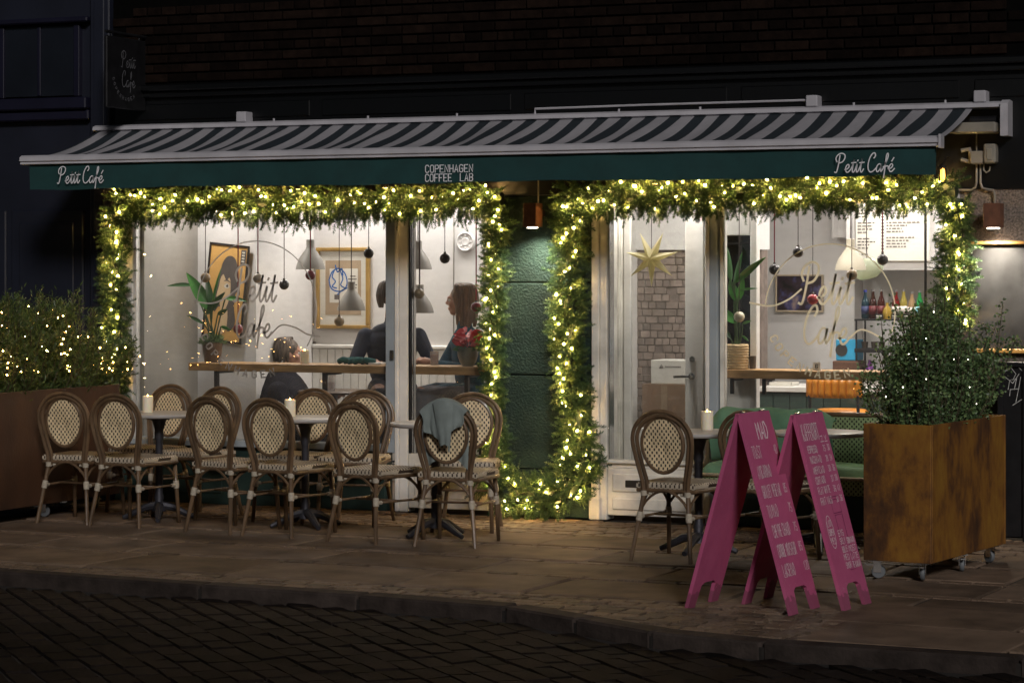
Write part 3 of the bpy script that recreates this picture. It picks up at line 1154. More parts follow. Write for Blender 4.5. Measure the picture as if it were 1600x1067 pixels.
jb = thing('junction_box', 'small beige junction box with two conduits on the dark wall under the awning end', 'junction box', (3.3, -.02, 2.4))
p0, p1 = at(1519, 237, -.02), at(1540, 257, -.02)
b = MB(); b.box((p0.x, -.09, p1.z), (p1.x, -.014, p0.z), bev=.008); b.part('box', M['cream_metal'], jb)
b = MB()
a_ = at(1526, 257, -.03); c_ = at(1526, 294, -.03)
b.tube([a_, at(1526, 285, -.03), at(1524, 293, -.03), at(1518, 297, -.03), at(1490, 297, -.03)], .008, 8)
b.tube([at(1532, 257, -.03), at(1532, 286, -.03), at(1535, 294, -.03), at(1542, 296, -.03), at(1552, 297, -.03), at(1554, 304, -.03), at(1554, 322, -.03)], .008, 8)
b.tube([at(1526, 237, -.03), at(1526, 200, -.03)], .005, 6)
b.part('conduit', M['cream_metal'], jb, smooth=True)
mbx = thing('meter_box', 'taller beige service box beside the junction box under the awning end', 'service box', (3.4, -.02, 2.4))
p0, p1 = at(1541, 226, -.02), at(1560, 256, -.02)
b = MB(); b.box((p0.x, -.11, p1.z), (p1.x, -.014, p0.z), bev=.01); b.part('box', M['cream_metal'], mbx)
b = MB(); b.box((p0.x + .02, -.118, p1.z + .02), (p1.x - .02, -.108, p0.z - .03), bev=.005); b.part('lid', M['cream_metal'], mbx)
b = MB(); b.tube([at(1537, 257, -.05), at(1537, 266, -.05), at(1541, 270, -.05), at(1546, 267, -.05), at(1547, 260, -.05)], .006, 6); b.part('loop', M['cream_metal'], mbx, smooth=True)
sk = thing('pipe_clamp', 'open c shaped pale clamp on the dark wall left of the junction box', 'clamp', (3.2, -.02, 2.4))
b = MB(); b.tube([at(1502, 236, -.04), at(1515, 233, -.04), at(1517, 244, -.04), at(1515, 253, -.04), at(1502, 250, -.04)], .015, 8)
b.part('hook', M['cream_metal'], sk, smooth=True)

M['rust_lamp'] = mat('rusty_lamp', (.14, .055, .028), .6, var=.35, scale=14, bump=.15)
M['led_face'] = emit('lamp_face', (1, .93, .8), 22)
def wall_lamp(px, py0, py1, wd, label, power, depth, col):
    p0, p1 = at(px, py0, -.15), at(px, py1, -.15)
    x = p0.x
    o = thing('wall_lamp', label, 'wall lamp', (x, 0, p1.z), 0, 'square downlights on the wall')
    b = MB()
    b.box((x - wd / 2, -.15 - depth, p1.z), (x + wd / 2, -.14 + .02, p0.z), bev=.003)
    b.part('shade', M['rust_lamp'], o)
    b = MB(); b.box((x - .02, -.121, p0.z - .09), (x + .02, -.001, p0.z - .04)); b.part('bracket', M['dark_metal'], o)
    b = MB(); b.lathe([(0, 0), (wd * .36, 0), (wd * .36, .006), (0, .006)], (x, -.14 - depth / 2, p1.z - .007), 18)
    b.part('diffuser', M['led_face'], o)
    lamp('SPOT', (x, -.135 - depth / 2, p1.z - .012), power, col, o, target=(x, -.02, p1.z - 1), spot=135, blend=1.0, radius=.02)
    return o
wall_lamp(835, 318, 355, .1, 'square rusty downlight hanging over the green stone pier', 75, .09, (1, .93, .72))
wall_lamp(1554, 318, 356, .11, 'square brown downlight on the granite wall above the chalkboard', 95, .09, (1, .88, .7))
o = [q for q in W if q.startswith('wall_lamp')]
b = MB(); xx = at(841, 300, -.18).x; b.tube([(xx, -.18, at(841, 318, -.18).z), (xx, -.18, 2.45)], .006, 6)
b.part('cord', M['cream_metal'], bpy.data.objects['wall_lamp'])

M['amber'] = emit('amber_bulb', (1, .5, .08), 5)
lp = at(1473, 270, -.2)
la = thing('lantern', 'little glowing amber lantern at the right end of the awning', 'lantern', (lp.x, -.2, lp.z))
b = MB(); b.lathe([(.0, -.06), (.012, -.055), (.016, -.02), (.013, .02), (0, .03)], lp, 12); b.part('bulb', M['amber'], la, smooth=True)
b = MB()
b.lathe([(.026, .03), (.02, .045), (.006, .055), (0, .056)], lp, 10)
for k in range(4):
    a = k * math.pi / 2
    b.tube([lp + Vector((.026 * math.cos(a), .026 * math.sin(a), .03)), lp + Vector((.02 * math.cos(a), .02 * math.sin(a), -.065))], .0025, 5)
b.lathe([(.0, -.07), (.021, -.068), (.021, -.062), (0, -.062)], lp, 10)
b.tube([lp + Vector((0, 0, .05)), lp + Vector((0, .1, .11)), lp + Vector((0, .19, .11))], .004, 5)
b.part('cage', M['dark_metal'], la)

# small warm lights on the fascia behind the awning valance
M['warm_face'] = emit('warm_face', (1, .62, .2), 14)
for px, lab in ((472, 'round warm eave light over the left half of the garland'), (604, 'round warm eave light above the white window post'), (1025, 'round warm eave light above the glazed bay with the star')):
    p = at(px, 287, -.06)
    o = thing('eave_light', lab, 'eave light', (p.x, 0, 2.33), 0, 'eave lights under the awning')
    b = MB(); b.lathe([(0, .05), (.03, .05), (.034, .0), (.03, -.004)], (p.x, -.1, 2.33), 14); b.box((p.x - .012, -.1, 2.36), (p.x + .012, -.013, 2.376))
    b.part('housing', M['dark_metal'], o, smooth=False)
    b = MB(); b.lathe([(0, 0), (.024, 0), (.024, .004), (0, .004)], (p.x, -.1, 2.324), 14); b.part('diffuser', M['warm_face'], o)
    lamp('SPOT', (p.x, -.1, 2.32), 3.2, (1, .6, .2), o, target=(p.x, -.08, 1), spot=130, blend=.8)

# ---------------------------------------------------------------- chalkboards on the right
M['chalk'] = mat('chalkboard', (.035, .035, .037), .5, var=.5, scale=5, spec=.4)
M['chalk_mark'] = mat('chalk_mark', (.5, .5, .48), .9, var=.3, scale=40)
M['yellow_wood'] = mat('yellow_wood', (.45, .25, .07), .5, var=.3, scale=6, stretch=(1, 8, 8))
p0, p1 = at(1517, 380, -.01), at(1517, 551, -.01)
cb = thing('chalkboard', 'large blank grey chalkboard with yellow wooden rails on the granite wall', 'chalkboard', (p0.x + .5, -.01, p1.z))
b = MB(); b.box((p0.x, -.024, p1.z + .03), (p0.x + 1.3, -.002, p0.z - .012)); b.part('board', M['chalk'], cb)
b = MB(); b.box((p0.x - .01, -.06, p0.z - .01), (p0.x + 1.31, -.002, p0.z + .012), bev=.004); b.part('frame_rail', M['yellow_wood'], cb)
b = MB(); b.box((p0.x - .01, -.06, p1.z), (p0.x + 1.31, -.002, p1.z + .028), bev=.004); b.part('frame_rail', M['yellow_wood'], cb)
p0, p1 = at(1560, 570, -.3), at(1562, 640, -.3)
db = thing('menu_board', 'tall black framed board with scribbled white chalk lines behind the right planter', 'menu board', (p0.x + .3, -.3, 0))
b = MB(); b.box((p0.x, -.315, .03), (p0.x + .75, -.29, p0.z)); b.part('panel', M['dark_metal'], db)
b = MB()
b.box((p0.x - .0, -.335, .0), (p0.x + .035, -.28, p0.z + .02), bev=.004); b.box((p0.x + .036, -.335, p0.z - .012), (p0.x + .75, -.28, p0.z + .022), bev=.004)
b.box((p0.x + .16, -.333, .0), (p0.x + .195, -.316, p0.z - .013), bev=.004)
b.part('frame', M['dark_metal'], db)
b = MB(); rr = random.Random(5)
def scrib(pts):
    ribbons(b, [[(a * .02, c_ * .02) for a, c_ in pts]], .004, (at(1568, 618, -.317).x, -.318, at(1568, 618, -.317).z), (1, 0, 0), (0, 0, 1), (0, -1, 0), lift=.001 * rr.random())
for q in ([(0, 7), (2, 9.5), (4, 7), (3, 5)], [(1, 8), (4, 10), (6, 8)], [(1.5, 2), (2, 5), (4.2, 5.5), (3.5, 2)], [(.5, 6), (3, 4), (5, 7)], [(2, 0), (2.2, 2), (5, 2.3)], [(4, -2), (5, 3), (5.5, 6)], [(3, -3), (6, -1)]):
    scrib(q)
b.part('chalk_drawing', M['chalk_mark'], db, fix=False)

# ---------------------------------------------------------------- garlands and their light bulbs
t = NT('fir_needles')
g = t.n('ShaderNodeAttribute'); g.attribute_name = 'tone'
col = t.ramp(g.outputs['Fac'], [(0, (.034, .072, .032)), (.45, (.065, .125, .048)), (.8, (.105, .17, .055)), (1, (.14, .18, .06))])
t.l(col, t.p.inputs['Base Color'])
t.p.inputs['Roughness'].default_value = .5
tb = t.n('ShaderNodeBsdfTranslucent'); t.l(col, tb.inputs[0])
mx = t.n('ShaderNodeMixShader'); mx.inputs[0].default_value = .3
t.l(t.p.outputs[0], mx.inputs[1]); t.l(tb.outputs[0], mx.inputs[2]); t.l(mx.outputs[0], t.out.inputs[0])
M['needles'] = t.mat
M['warm_bulb'] = emit('warm_bulb', (1, .6, .19), 820)
M['wire'] = mat('green_wire', (.012, .026, .012), .6)

def rand_unit():
    v = Vector((random.gauss(0, 1), random.gauss(0, 1), random.gauss(0, 1)))
    return v.normalized()

TONE = []
def sprig(V_, Fc, base, d, L, nn=54):
    """a fir twig: short needles all round a stem"""
    d = d.normalized()
    a = d.orthogonal().normalized()
    c_ = d.cross(a)
    curve = rand_unit() * .35
    tone = random.random()
    for i in range(nn):
        tt = (i + .5) / nn
        p = base + d * (L * tt) + curve * (L * tt * tt * .6)
        an = i * 2.4 + random.uniform(-.4, .4)
        out = a * math.cos(an) + c_ * math.sin(an)
        nd = (out * 1.0 + d * (.55 + .7 * max(0, tt - .75) * 4)).normalized()
        ln = random.uniform(.016, .024) * (1.0 if tt < .75 else 1.0 - (tt - .75) * 1.2)
        sd_ = nd.cross(rand_unit()).normalized() * random.uniform(.0018, .0032)
        k = len(V_)
        q = p + nd * ln
        V_ += [tuple(p - sd_), tuple(p + sd_), tuple(q + sd_ * .5), tuple(q - sd_ * .5)]
        Fc.append((k, k + 1, k + 2, k + 3))
        TONE.append(min(1, max(0, tone + random.uniform(-.18, .18))))
    e = base + d * L + curve * (L * .6)
    k = len(V_)
    s2 = a * .002
    V_ += [tuple(base - s2), tuple(base + s2), tuple(e + s2 * .5), tuple(e - s2 * .5)]
    Fc.append((k, k + 1, k + 2, k + 3))
    TONE.append(tone)

bq = MB(); bq.sphere((0, 0, 0), .0052, 8, 6)
BULB = bq.mesh('bulb', M['warm_bulb'], smooth=True)

def garland(label, paths, base):
    """paths: (points, radius, droop, bulbs per metre)"""
    o = thing('garland', label, 'garland', base, 0, 'lit fir garlands round the shop front')
    V_, Fc = [], []
    TONE.clear()
    bulbs = []
    wires = MB()
    for pts, rad, droop, dens, bpm in paths:
        pts = [Vector(p) for p in pts]
        for p, q in zip(pts, pts[1:]):
            L = (q - p).length
            t_ = (q - p) / L
            wires.tube([p, q], rad * .42, 8)
            for i in range(int(L * dens)):
                s_ = random.random()
                wig = .5 + .5 * math.sin(s_ * L * 7 + p.x * 3) * math.sin(s_ * L * 13.7)
                r_ = rad * (.75 + .5 * wig)
                c_ = p + (q - p) * s_
                rd = rand_unit(); rd = (rd - t_ * rd.dot(t_))
                rd.y = -abs(rd.y) * .8 if random.random() < .75 else rd.y
                rd = rd.normalized() if rd.length > 1e-3 else Vector((0, -1, 0))
                off = rd * (r_ * random.uniform(.2, .74))
                d = rd * .9 + t_ * random.uniform(-.75, .75) + Vector((0, -.15, -droop * random.uniform(.4, 1.5))) + rand_unit() * .3
                bp = c_ + off
                if bp.y > -.015: bp.y = -.015
                d.y = min(d.y, .12)
                sprig(V_, Fc, bp, d, random.uniform(.08, .13) * (rad / .12) ** .6)
            for i in range(int(L * bpm)):
                s_ = (i + random.uniform(.1, .9)) / max(1, int(L * bpm))
                c_ = p + (q - p) * s_
                rd = rand_unit(); rd = rd - t_ * rd.dot(t_)
                rd = rd.normalized()
                pos = c_ + rd * rad * random.uniform(.35, .95)
                pos.y = min(-.05, -.07 - rad * random.uniform(.5, 1.25))
                bulbs.append(pos)
    b = MB(); b.v, b.f, b.m = V_, Fc, [0] * len(Fc)
    fo = b.part('foliage', M['needles'], o, kind='stuff', fix=False)
    fo.data.attributes.new('tone', 'FLOAT', 'FACE').data.foreach_set('value', TONE)
    wires.part('core', M['wire'], o)
    loc = Vector(base)
    for p in bulbs:
        piece('bulb', BULB, o, p - loc, scale=(random.uniform(.8, 1.25),) * 3)
    return o
GY = -.09
zt_ = 2.225
garland('fir garland with warm bulbs round three sides of the left window',
        [([(-3.19, GY, .62), (-3.2, GY, 1.4), (-3.19, GY, 2.2)], .092, .05, 400, 20),
         ([(-3.2, GY, zt_ + .02), (-1.6, GY, zt_), (-.04, GY, zt_ + .01)], .122, .7, 440, 25),
         ([(-.07, GY, 2.18), (-.1, GY, 1.3), (-.09, GY, .28)], .074, .05, 380, 27)], (-3.19, GY, .62))
garland('fir garland with warm bulbs lying along the foot of the green stone pier',
        [([(-.12, GY - .04, .42), (-.04, GY - .05, .19), (.2, GY - .05, .15)], .14, -.15, 430, 33),
         ([(.2, GY - .05, .15), (.46, GY - .05, .18), (.6, GY - .04, .42)], .14, -.15, 430, 33)], (.2, GY, 0))
garland('fir garland with warm bulbs over the glazed bay and the right window',
        [([(.6, GY, .3), (.47, GY, 1.2), (.5, GY, 2.2)], .112, .05, 450, 26),
         ([(.45, GY, zt_ + .01), (1.8, GY, zt_ + .03), (3.2, GY, zt_ + .03)], .125, .65, 440, 25),
         ([(3.2, GY, 2.2), (3.2, GY, 1.35)], .1, .05, 420, 23)], (1.8, GY, zt_))
# ---------------------------------------------------------------- rattan bistro chairs
M['rattan'] = mat('brown_rattan', (.115, .072, .04), .38, var=.45, scale=16, stretch=(1, 1, .35), bump=.2, bscale=90, rand=.12, coat=.15)
M['binding'] = mat('cream_binding', (.42, .37, .29), .6, var=.25, scale=60, stretch=(1, 1, 6), bump=.4, bscale=120)
M['weave_back'] = weave('woven_back', (.84, .68, .43), (.03, .018, .012), .029, .037, (0, 2))
M['weave_seat'] = weave('woven_seat', (.52, .44, .33), (.045, .025, .018), .0255, .0265, (0, 1))
M['weave_edge'] = weave('woven_edge', (.5, .43, .33), (.03, .018, .012), .03, .05, (0, 2))

def make_chair():
    t = thing('bistro_chair', 'x', 'chair', (0, 0, 0), 0, 'rattan chairs on the pavement terrace')
    # seat: rounded trapezoid, front at +y
    outl = [(-.165, -.2), (.165, -.2), (.19, -.17), (.215, .14), (.2, .19), (.15, .215), (-.15, .215), (-.2, .19), (-.215, .14), (-.19, -.17)]
    o2 = smooth_path(outl, 3, True)
    b = MB()
    n = len(o2)
    rings = [(1.0, .43), (1.015, .44), (1.01, .458), (.97, .468), (.8, .466)]
    vs = [(x * s_, y * s_, z) for s_, z in rings for x, y in o2]
    fs = [tuple((k * n + i, k * n + (i + 1) % n, (k + 1) * n + (i + 1) % n, (k + 1) * n + i)) for k in range(4) for i in range(n)]
    fs += [tuple(4 * n + i for i in range(n)), tuple(reversed(range(n)))]
    b.add(vs, fs)
    b.m = [1] * (2 * n) + [0] * (len(b.f) - 2 * n)
    b.part('seat', [M['weave_seat'], M['weave_edge']], t, smooth=True)
    b = MB(); b.tube([(x * .99, y * .99, .421) for x, y in o2], .0125, 8, closed=True)
    b.part('seat_frame', M['rattan'], t, smooth=True)
    def leg(p, q, mid=None):
        b = MB(); b.tube([p, mid, q] if mid else [p, q], [.0155, .015, .013] if mid else [.0155, .013], 8)
        b.part('leg', M['rattan'], t, smooth=True)
    fl = {}
    for s_ in (-1, 1):
        fl[s_] = ((s_ * .185, .185, .425), (s_ * .2, .22, 0))
        leg(*fl[s_])
        leg((s_ * .145, -.2, .47), (s_ * .2, -.27, 0), (s_ * .15, -.205, .38))
    # horseshoe back: two hoops of cane
    def hoop(w0, w1, top, r, dy, zc=.72):
        P = []
        P.append((-w0, -.2 + dy, .40))
        P.append((-w0 - .005, -.205 + dy, .47))
        P.append((-w0 - (w1 - w0) * .55, -.222 + dy, .57))
        P.append((-w1 + .004, -.24 + dy, .67))
        for k in range(13):
            a = math.pi - math.pi * k / 12
            P.append((w1 * math.cos(a), -.248 + dy - .018 * math.sin(a), zc + (top - zc) * math.sin(a)))
        Q = [(-x, y, z) for x, y, z in reversed(P[:4])]
        return smooth_path(P + Q, 3)
    for w0, w1, tp, dy in ((.148, .198, .895, -.004), (.122, .172, .868, .003)):
        b = MB(); b.tube(hoop(w0, w1, tp, 0, dy), .0128, 8)
        b.part('back_frame', M['rattan'], t, smooth=True)
    zc, rx, rz = .695, .138, .165
    oval = [(rx * math.cos(a) * (1 - .07 * (math.sin(a) < 0) * abs(math.sin(a))), -.232 - .02 * (zc + rz * math.sin(a) - .53) / .3, zc + rz * math.sin(a)) for a in [2 * math.pi * k / 28 for k in range(28)]]
    b = MB(); b.tube(oval, .0125, 8, closed=True)
    b.part('back_ring', M['rattan'], t, smooth=True)
    b = MB()
    for side, off in ((0, -.006), (1, .006)):
        c0 = len(b.v)
        rows = 6
        vs, fs = [(0, -.238 + off + .008, zc)], []
        for r_ in range(1, rows + 1):
            f = r_ / rows
            for x, y, z in oval:
                vs.append((x * f, y + off + .008 * (1 - f * f) , zc + (z - zc) * f))
        m_ = len(oval)
        for i in range(m_):
            fs.append((0, 1 + i, 1 + (i + 1) % m_))
        for r_ in range(rows - 1):
            for i in range(m_):
                a_ = 1 + r_ * m_
                fs.append((a_ + i, a_ + m_ + i, a_ + m_ + (i + 1) % m_, a_ + (i + 1) % m_))
        if side == 0:
            fs = [tuple(reversed(f)) for f in fs]
        b.add(vs, fs)
    b.part('backrest', M['weave_back'], t, smooth=True)
    # braces and stretchers
    zb = .262
    def xy(s_, rear, z):
        if rear:
            f = (.38 - z) / .38
            return Vector((s_ * (.15 + .05 * f), -.205 - .065 * f, z))
        f = (.425 - z) / .425
        return Vector((s_ * (.185 + .015 * f), .185 + .035 * f, z))
    C4 = [(-1, True), (1, True), (1, False), (-1, False)]
    for (a, ra), (c_, rc) in zip(C4, C4[1:] + C4[:1]):
        p, q = xy(a, ra, zb + .045), xy(c_, rc, zb + .045)
        arch = []
        for k in range(11):
            f = k / 10
            m_ = p + (q - p) * f
            m_.z = zb + .045 + .115 * math.sin(math.pi * f) ** .75
            arch.append(m_)
        b = MB(); b.tube(arch, .0085, 6)
        b.part('brace', M['rattan'], t, smooth=True)
    for s_ in (-1, 1):
        b = MB(); b.tube([xy(s_, True, zb), xy(s_, False, zb)], .008, 6)
        b.part('stretcher', M['rattan'], t, smooth=True)
    b = MB(); b.tube([(xy(-1, True, zb) + xy(-1, False, zb)) / 2, (xy(1, True, zb) + xy(1, False, zb)) / 2], .008, 6)
    b.part('stretcher', M['rattan'], t, smooth=True)
    for s_, r_ in C4:
        b = MB()
        p, q = xy(s_, r_, zb - .022), xy(s_, r_, zb + .03)
        b.tube([p, p + (q - p) * .5, q], [.0195, .021, .0195], 10)
        d = (xy(s_, not r_, zb) - xy(s_, r_, zb)).normalized()
        b.tube([xy(s_, r_, zb) + d * .01, xy(s_, r_, zb) + d * .05], .013, 8)
        b.part('binding', M['binding'], t, smooth=True)
        if r_:
            b = MB()
            p = Vector((s_ * .146, -.203, .402))
            b.tube([p - Vector((0, 0, .014)), p + Vector((0, 0, .016))], .022, 10)
            b.tube([p + Vector((s_ * .02, 0, .008)), p + Vector((-s_ * .05, .01, -.004))], .011, 8)
            b.part('binding', M['binding'], t, smooth=True)
    return t

chair0 = make_chair()
# (rear feet midpoint, yaw, label)
FRONT = [(-2.59, -1.76, 1, 'leftmost rattan chair, back to the street, in front of the rust planter'),
         (-2.13, -1.83, -2, 'rattan chair seen from behind, second from the left, overlapping the leftmost one'),
         (-1.37, -1.90, -13, 'rattan chair seen from behind, third in the street row, left of the middle candle table'),
         (-.885, -1.98, -8, 'rattan chair seen from behind, fourth in the street row, under the middle candle'),
         (-.21, -2.10, -13, 'rattan chair seen from behind, left of the chair with the grey throw'),
         (.44, -2.10, 6, 'rattan chair seen from behind with a grey throw over its back'),
         (1.96, -2.35, -8, 'lone rattan chair seen from behind in front of the bay with the letter slot'),
         (2.44, -2.2, -16, 'rattan chair half hidden behind the pink sign headed MAD')]
BACK = [(268, -.42, 172, 'rattan chair facing the street at the candle table, leftmost by the window'),
        (345, -.62, 168, 'rattan chair facing the street below the plant on the left window shelf'),
        (492, -.6, 176, 'rattan chair facing the street behind the middle candle'),
        (572, -.66, 190, 'rattan chair facing the street just left of the white window post'),
        (738, -.75, 196, 'rattan chair facing the street beside the garland at the pier')]
first = True
def place_chair(x, y, rz, label):
    global first
    o = chair0 if first else copy_tree(chair0)
    first = False
    # x, y is the middle of the rear feet; the origin lies .27 m in front of it
    put(o, (x - math.sin(rz) * .27, y + math.cos(rz) * .27, 0), rz, label)
    return o
for x, y, a, lab in FRONT:
    place_chair(x, y, R(a), lab)
for px, y, a, lab in BACK:
    place_chair(at(px, 700, y).x, y, R(a), lab)

# grey throw over the back of one chair
cx, cy, ca = .44, -2.10, R(6)
thr = thing('throw', 'grey green throw draped over the back of a rattan chair', 'throw', (cx - math.sin(ca) * .27, cy + math.cos(ca) * .27, 0), ca)
M['throw'] = mat('grey_green_wool', (.2, .235, .225), .95, var=.2, scale=8, bump=.35, bscale=240)
def throw_pt(u, v):
    # v 0 hem on the street side .. 1 hem on the seat side; u across
    s_ = (u - .5) * 2
    dropa = .255 - .15 * abs(s_ + .1) ** 1.2
    dropb = .36
    top = .922 - .075 * s_ * s_
    fold = .012 * math.sin(u * 17 + 1.2) + .006 * math.sin(u * 31)
    x = s_ * .155
    if v < .42:
        f = 1 - v / .42
        return (x * (1 - .3 * f) + .01 * math.sin(f * 5 + u * 4), -.288 - .016 - fold * f * 1.3 - .01 * f, top - dropa * f)
    if v < .58:
        f = (v - .42) / .16
        a = math.pi * f
        return (x, -.266 - .036 * math.cos(a) , top + .014 * math.sin(a))
    f = (v - .58) / .42
    return (x * (1 - .12 * f), -.226 + .01 * f + fold * f * .7, top - dropb * f)
b = MB(); b.grid(throw_pt, 40, 44, thick=.006)
b.part('cloth', M['throw'], thr, smooth=True, world=False)
# a corner falling over the fold line
def flap(u, v):
    s_ = u - .5
    return (.01 + s_ * (.13 - .07 * v) + .012 * v, -.322 - .014 * math.sin(u * math.pi) - .006 * math.sin(u * 9) * v, .925 - .275 * v - .03 * abs(s_) )
b = MB(); b.grid(flap, 16, 20, thick=.006)
b.part('fold', M['throw'], thr, smooth=True, world=False)

# ---------------------------------------------------------------- tables and candles
M['table_top'] = mat('pale_table_top', (.36, .345, .335), .35, var=.08, scale=5)
M['cast_iron'] = mat('cast_iron', (.045, .045, .055), .5, metal=.5, var=.3, scale=12, bump=.15)
def make_table():
    t = thing('bistro_table', 'x', 'table', (0, 0, 0), 0, 'round bistro tables')
    b = MB(); b.lathe([(0, .715), (.28, .715), (.297, .72), (.302, .73), (.297, .741), (.285, .744), (0, .745)], (0, 0, 0), 40)
    b.part('table_top', M['table_top'], t, smooth=True)
    b = MB(); b.lathe([(.05, .06), (.045, .1), (.028, .13), (.034, .16), (.026, .19), (.026, .55), (.034, .58), (.03, .62), (.05, .69), (.12, .713), (0, .714)], (0, 0, 0), 16)
    b.part('column', M['cast_iron'], t, smooth=True)
    for k in range(4):
        a = k * math.pi / 2 + .5
        d = Vector((math.cos(a), math.sin(a), 0))
        b = MB(); b.tube([d * .02 + Vector((0, 0, .1)), d * .1 + Vector((0, 0, .085)), d * .19 + Vector((0, 0, .04)), d * .25 + Vector((0, 0, .016))], [.03, .027, .022, .016], 8)
        b.part('foot', M['cast_iron'], t, smooth=True)
    return t
TABLES = [(-2.16, -1.2, 'round table with a candle between the leftmost chairs'),
          (-.97, -1.28, 'round table with a candle in the middle of the terrace'),
          (.1, -1.5, 'round table behind the chair with the grey throw'),
          (1.98, -1.72, 'round table with a candle in front of the lobby door'),
          (2.66, -1.45, 'round table in front of the green woven bench')]
tb0 = make_table()
for i, (x, y, lab) in enumerate(TABLES):
    o = tb0 if i == 0 else copy_tree(tb0)
    put(o, (x, y, 0), .35 * i, lab)

M['wax'] = mat('candle_wax', (.85, .78, .62), .5, var=.05, sss=.6)
M['flame'] = emit('flame', (1, .55, .14), 45)
def candle(x, y, z, label, h=.115, r=.037):
    o = thing('candle', label, 'candle', (x, y, z), 0, 'pillar candles')
    b = MB(); b.lathe([(r * .2, 0), (r * .97, .0), (r, .004), (r, h - .004), (r * .96, h), (r * .84, h - .003), (r * .78, h - .03), (0, h - .032)], (x, y, z), 22)
    b.part('wax', M['wax'], o, smooth=True)
    b = MB(); b.tube([(x, y, z + h - .033), (x, y, z + h - .02)], .0015, 5); b.part('wick', M['dark_metal'], o)
    b = MB(); b.lathe([(0, 0), (.006, .008), (.0065, .014), (.003, .026), (0, .033)], (x, y, z + h - .022), 10); b.part('flame', M['flame'], o, smooth=True)
    lamp('POINT', (x, y, z + h - .006), 1.3, (1, .55, .18), o, radius=.008)
candle(at(225, 638, -1.3).x, -1.25, .746, 'white pillar candle on the leftmost terrace table')
candle(at(450, 650, -1.35).x, -1.32, .746, 'white pillar candle on the middle terrace table')
candle(at(1105, 676, -1.62).x, -1.62, .746, 'white pillar candle on the table by the lobby door')

# ---------------------------------------------------------------- pink sandwich boards
M['pink'] = mat('magenta_paint', (.41, .088, .19), .55, var=.16, scale=5, bump=.12, bscale=50)
t = NT('magenta_board_paint')
co = t.coord()
base = t.ramp(t.noise(co, 5, 5), [(.3, (.42, .08, .185)), (.7, (.5, .105, .225))])
sc = t.math('GREATER_THAN', t.math('ADD', t.math('MULTIPLY', t.noise(co, 34, 6, .7), .7), t.math('MULTIPLY', t.noise(co, 3, 3), .3)), .615)
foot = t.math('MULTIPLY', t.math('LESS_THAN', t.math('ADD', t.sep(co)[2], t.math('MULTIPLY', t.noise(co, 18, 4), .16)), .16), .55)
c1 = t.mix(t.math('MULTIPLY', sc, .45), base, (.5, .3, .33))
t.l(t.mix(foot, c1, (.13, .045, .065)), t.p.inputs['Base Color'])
t.l(t.ramp(t.noise(co, 9, 4), [(.3, (.4, .4, .4)), (.7, (.68, .68, .68))]), t.p.inputs['Roughness'])
t.bump(t.noise(co, 60, 4), .15, .004)
M['pink'] = t.mat
M['pink_line'] = mat('dark_pink_line', (.2, .02, .09), .6, var=.1)
M['white_ink'] = mat('white_ink', (.8, .66, .7), .8, var=.06)
def board(name_label, loc, rz, spread_, wd, h):
    o = thing('sandwich_board', name_label, 'sandwich board', loc, rz, 'magenta sandwich boards')
    L = math.hypot(h, spread_)
    notch = [(-wd / 2, -L), (-wd / 2 + .085, -L), (-wd / 2 + .1, -L + .115), (-wd / 2 + .13, -L + .13), (wd / 2 - .13, -L + .13), (wd / 2 - .1, -L + .115), (wd / 2 - .085, -L), (wd / 2, -L), (wd / 2, 0), (-wd / 2, 0)]
    fr = None
    for s_ in (1, -1):
        V = Vector((-s_ * spread_, 0, h)).normalized()
        U = Vector((0, 1, 0))
        N = Vector((s_ * h, 0, spread_)).normalized()
        O = Vector((s_ * .012, 0, h))
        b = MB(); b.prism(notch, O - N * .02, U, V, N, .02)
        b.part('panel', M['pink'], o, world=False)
        if s_ == 1:
            fr = (O, U, V, N, L)
    b = MB()
    for y in (-wd * .33, wd * .33):
        b.tube([(0, y - .025, h + .0), (0, y + .025, h + .0)], .0085, 8)
    b.part('hinge', M['chrome'], o, world=False)
    return o, fr
rr = random.Random(11)
def write(b, fr, txt, down, left, h, w_, gap, wd, jit=.0, wdt=None):
    O, U, V, N, L = fr
    st, tot = caps_strokes(txt, h, w_, gap, jitter=jit, rr=rr)
    if wdt:
        st = [[(a * wdt / tot, c_) for a, c_ in q] for q in st]
    ribbons(b, st, wd, O - V * (down + h) + U * left, U, V, N, lift=.0012)
BW = .37
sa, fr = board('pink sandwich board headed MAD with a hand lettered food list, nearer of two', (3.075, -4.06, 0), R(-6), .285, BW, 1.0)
b = MB()
write(b, fr, 'MAD', .055, -.035, .085, .034, .012, .009, .002)
for i, (tx, price, wd_) in enumerate((('TOAST', '40', .1), ('AVOCADOMAD', '75', .155), ('GRILLET VEGETAR', '85', .21), ('TUNMAD', '75', .12), ('CHEVRE CHAUD', '75', .2), ('CROQUE MONSIEUR', '85', .215), ('LAKSEMAD', '120', .14))):
    y = .175 + i * .102
    write(b, fr, tx, y, -.155, .062, .03, .009, .0032, .0022, wd_)
    write(b, fr, price, y + .006, .115, .045, .014, .006, .003, .002)
b.part('lettering', M['white_ink'], sa, world=False, fix=False)
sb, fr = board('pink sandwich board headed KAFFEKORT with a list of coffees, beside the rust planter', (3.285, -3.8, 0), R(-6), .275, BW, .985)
b = MB()
write(b, fr, 'KAFFEKORT', .055, -.15, .085, .02, .006, .0045, .002, .2)
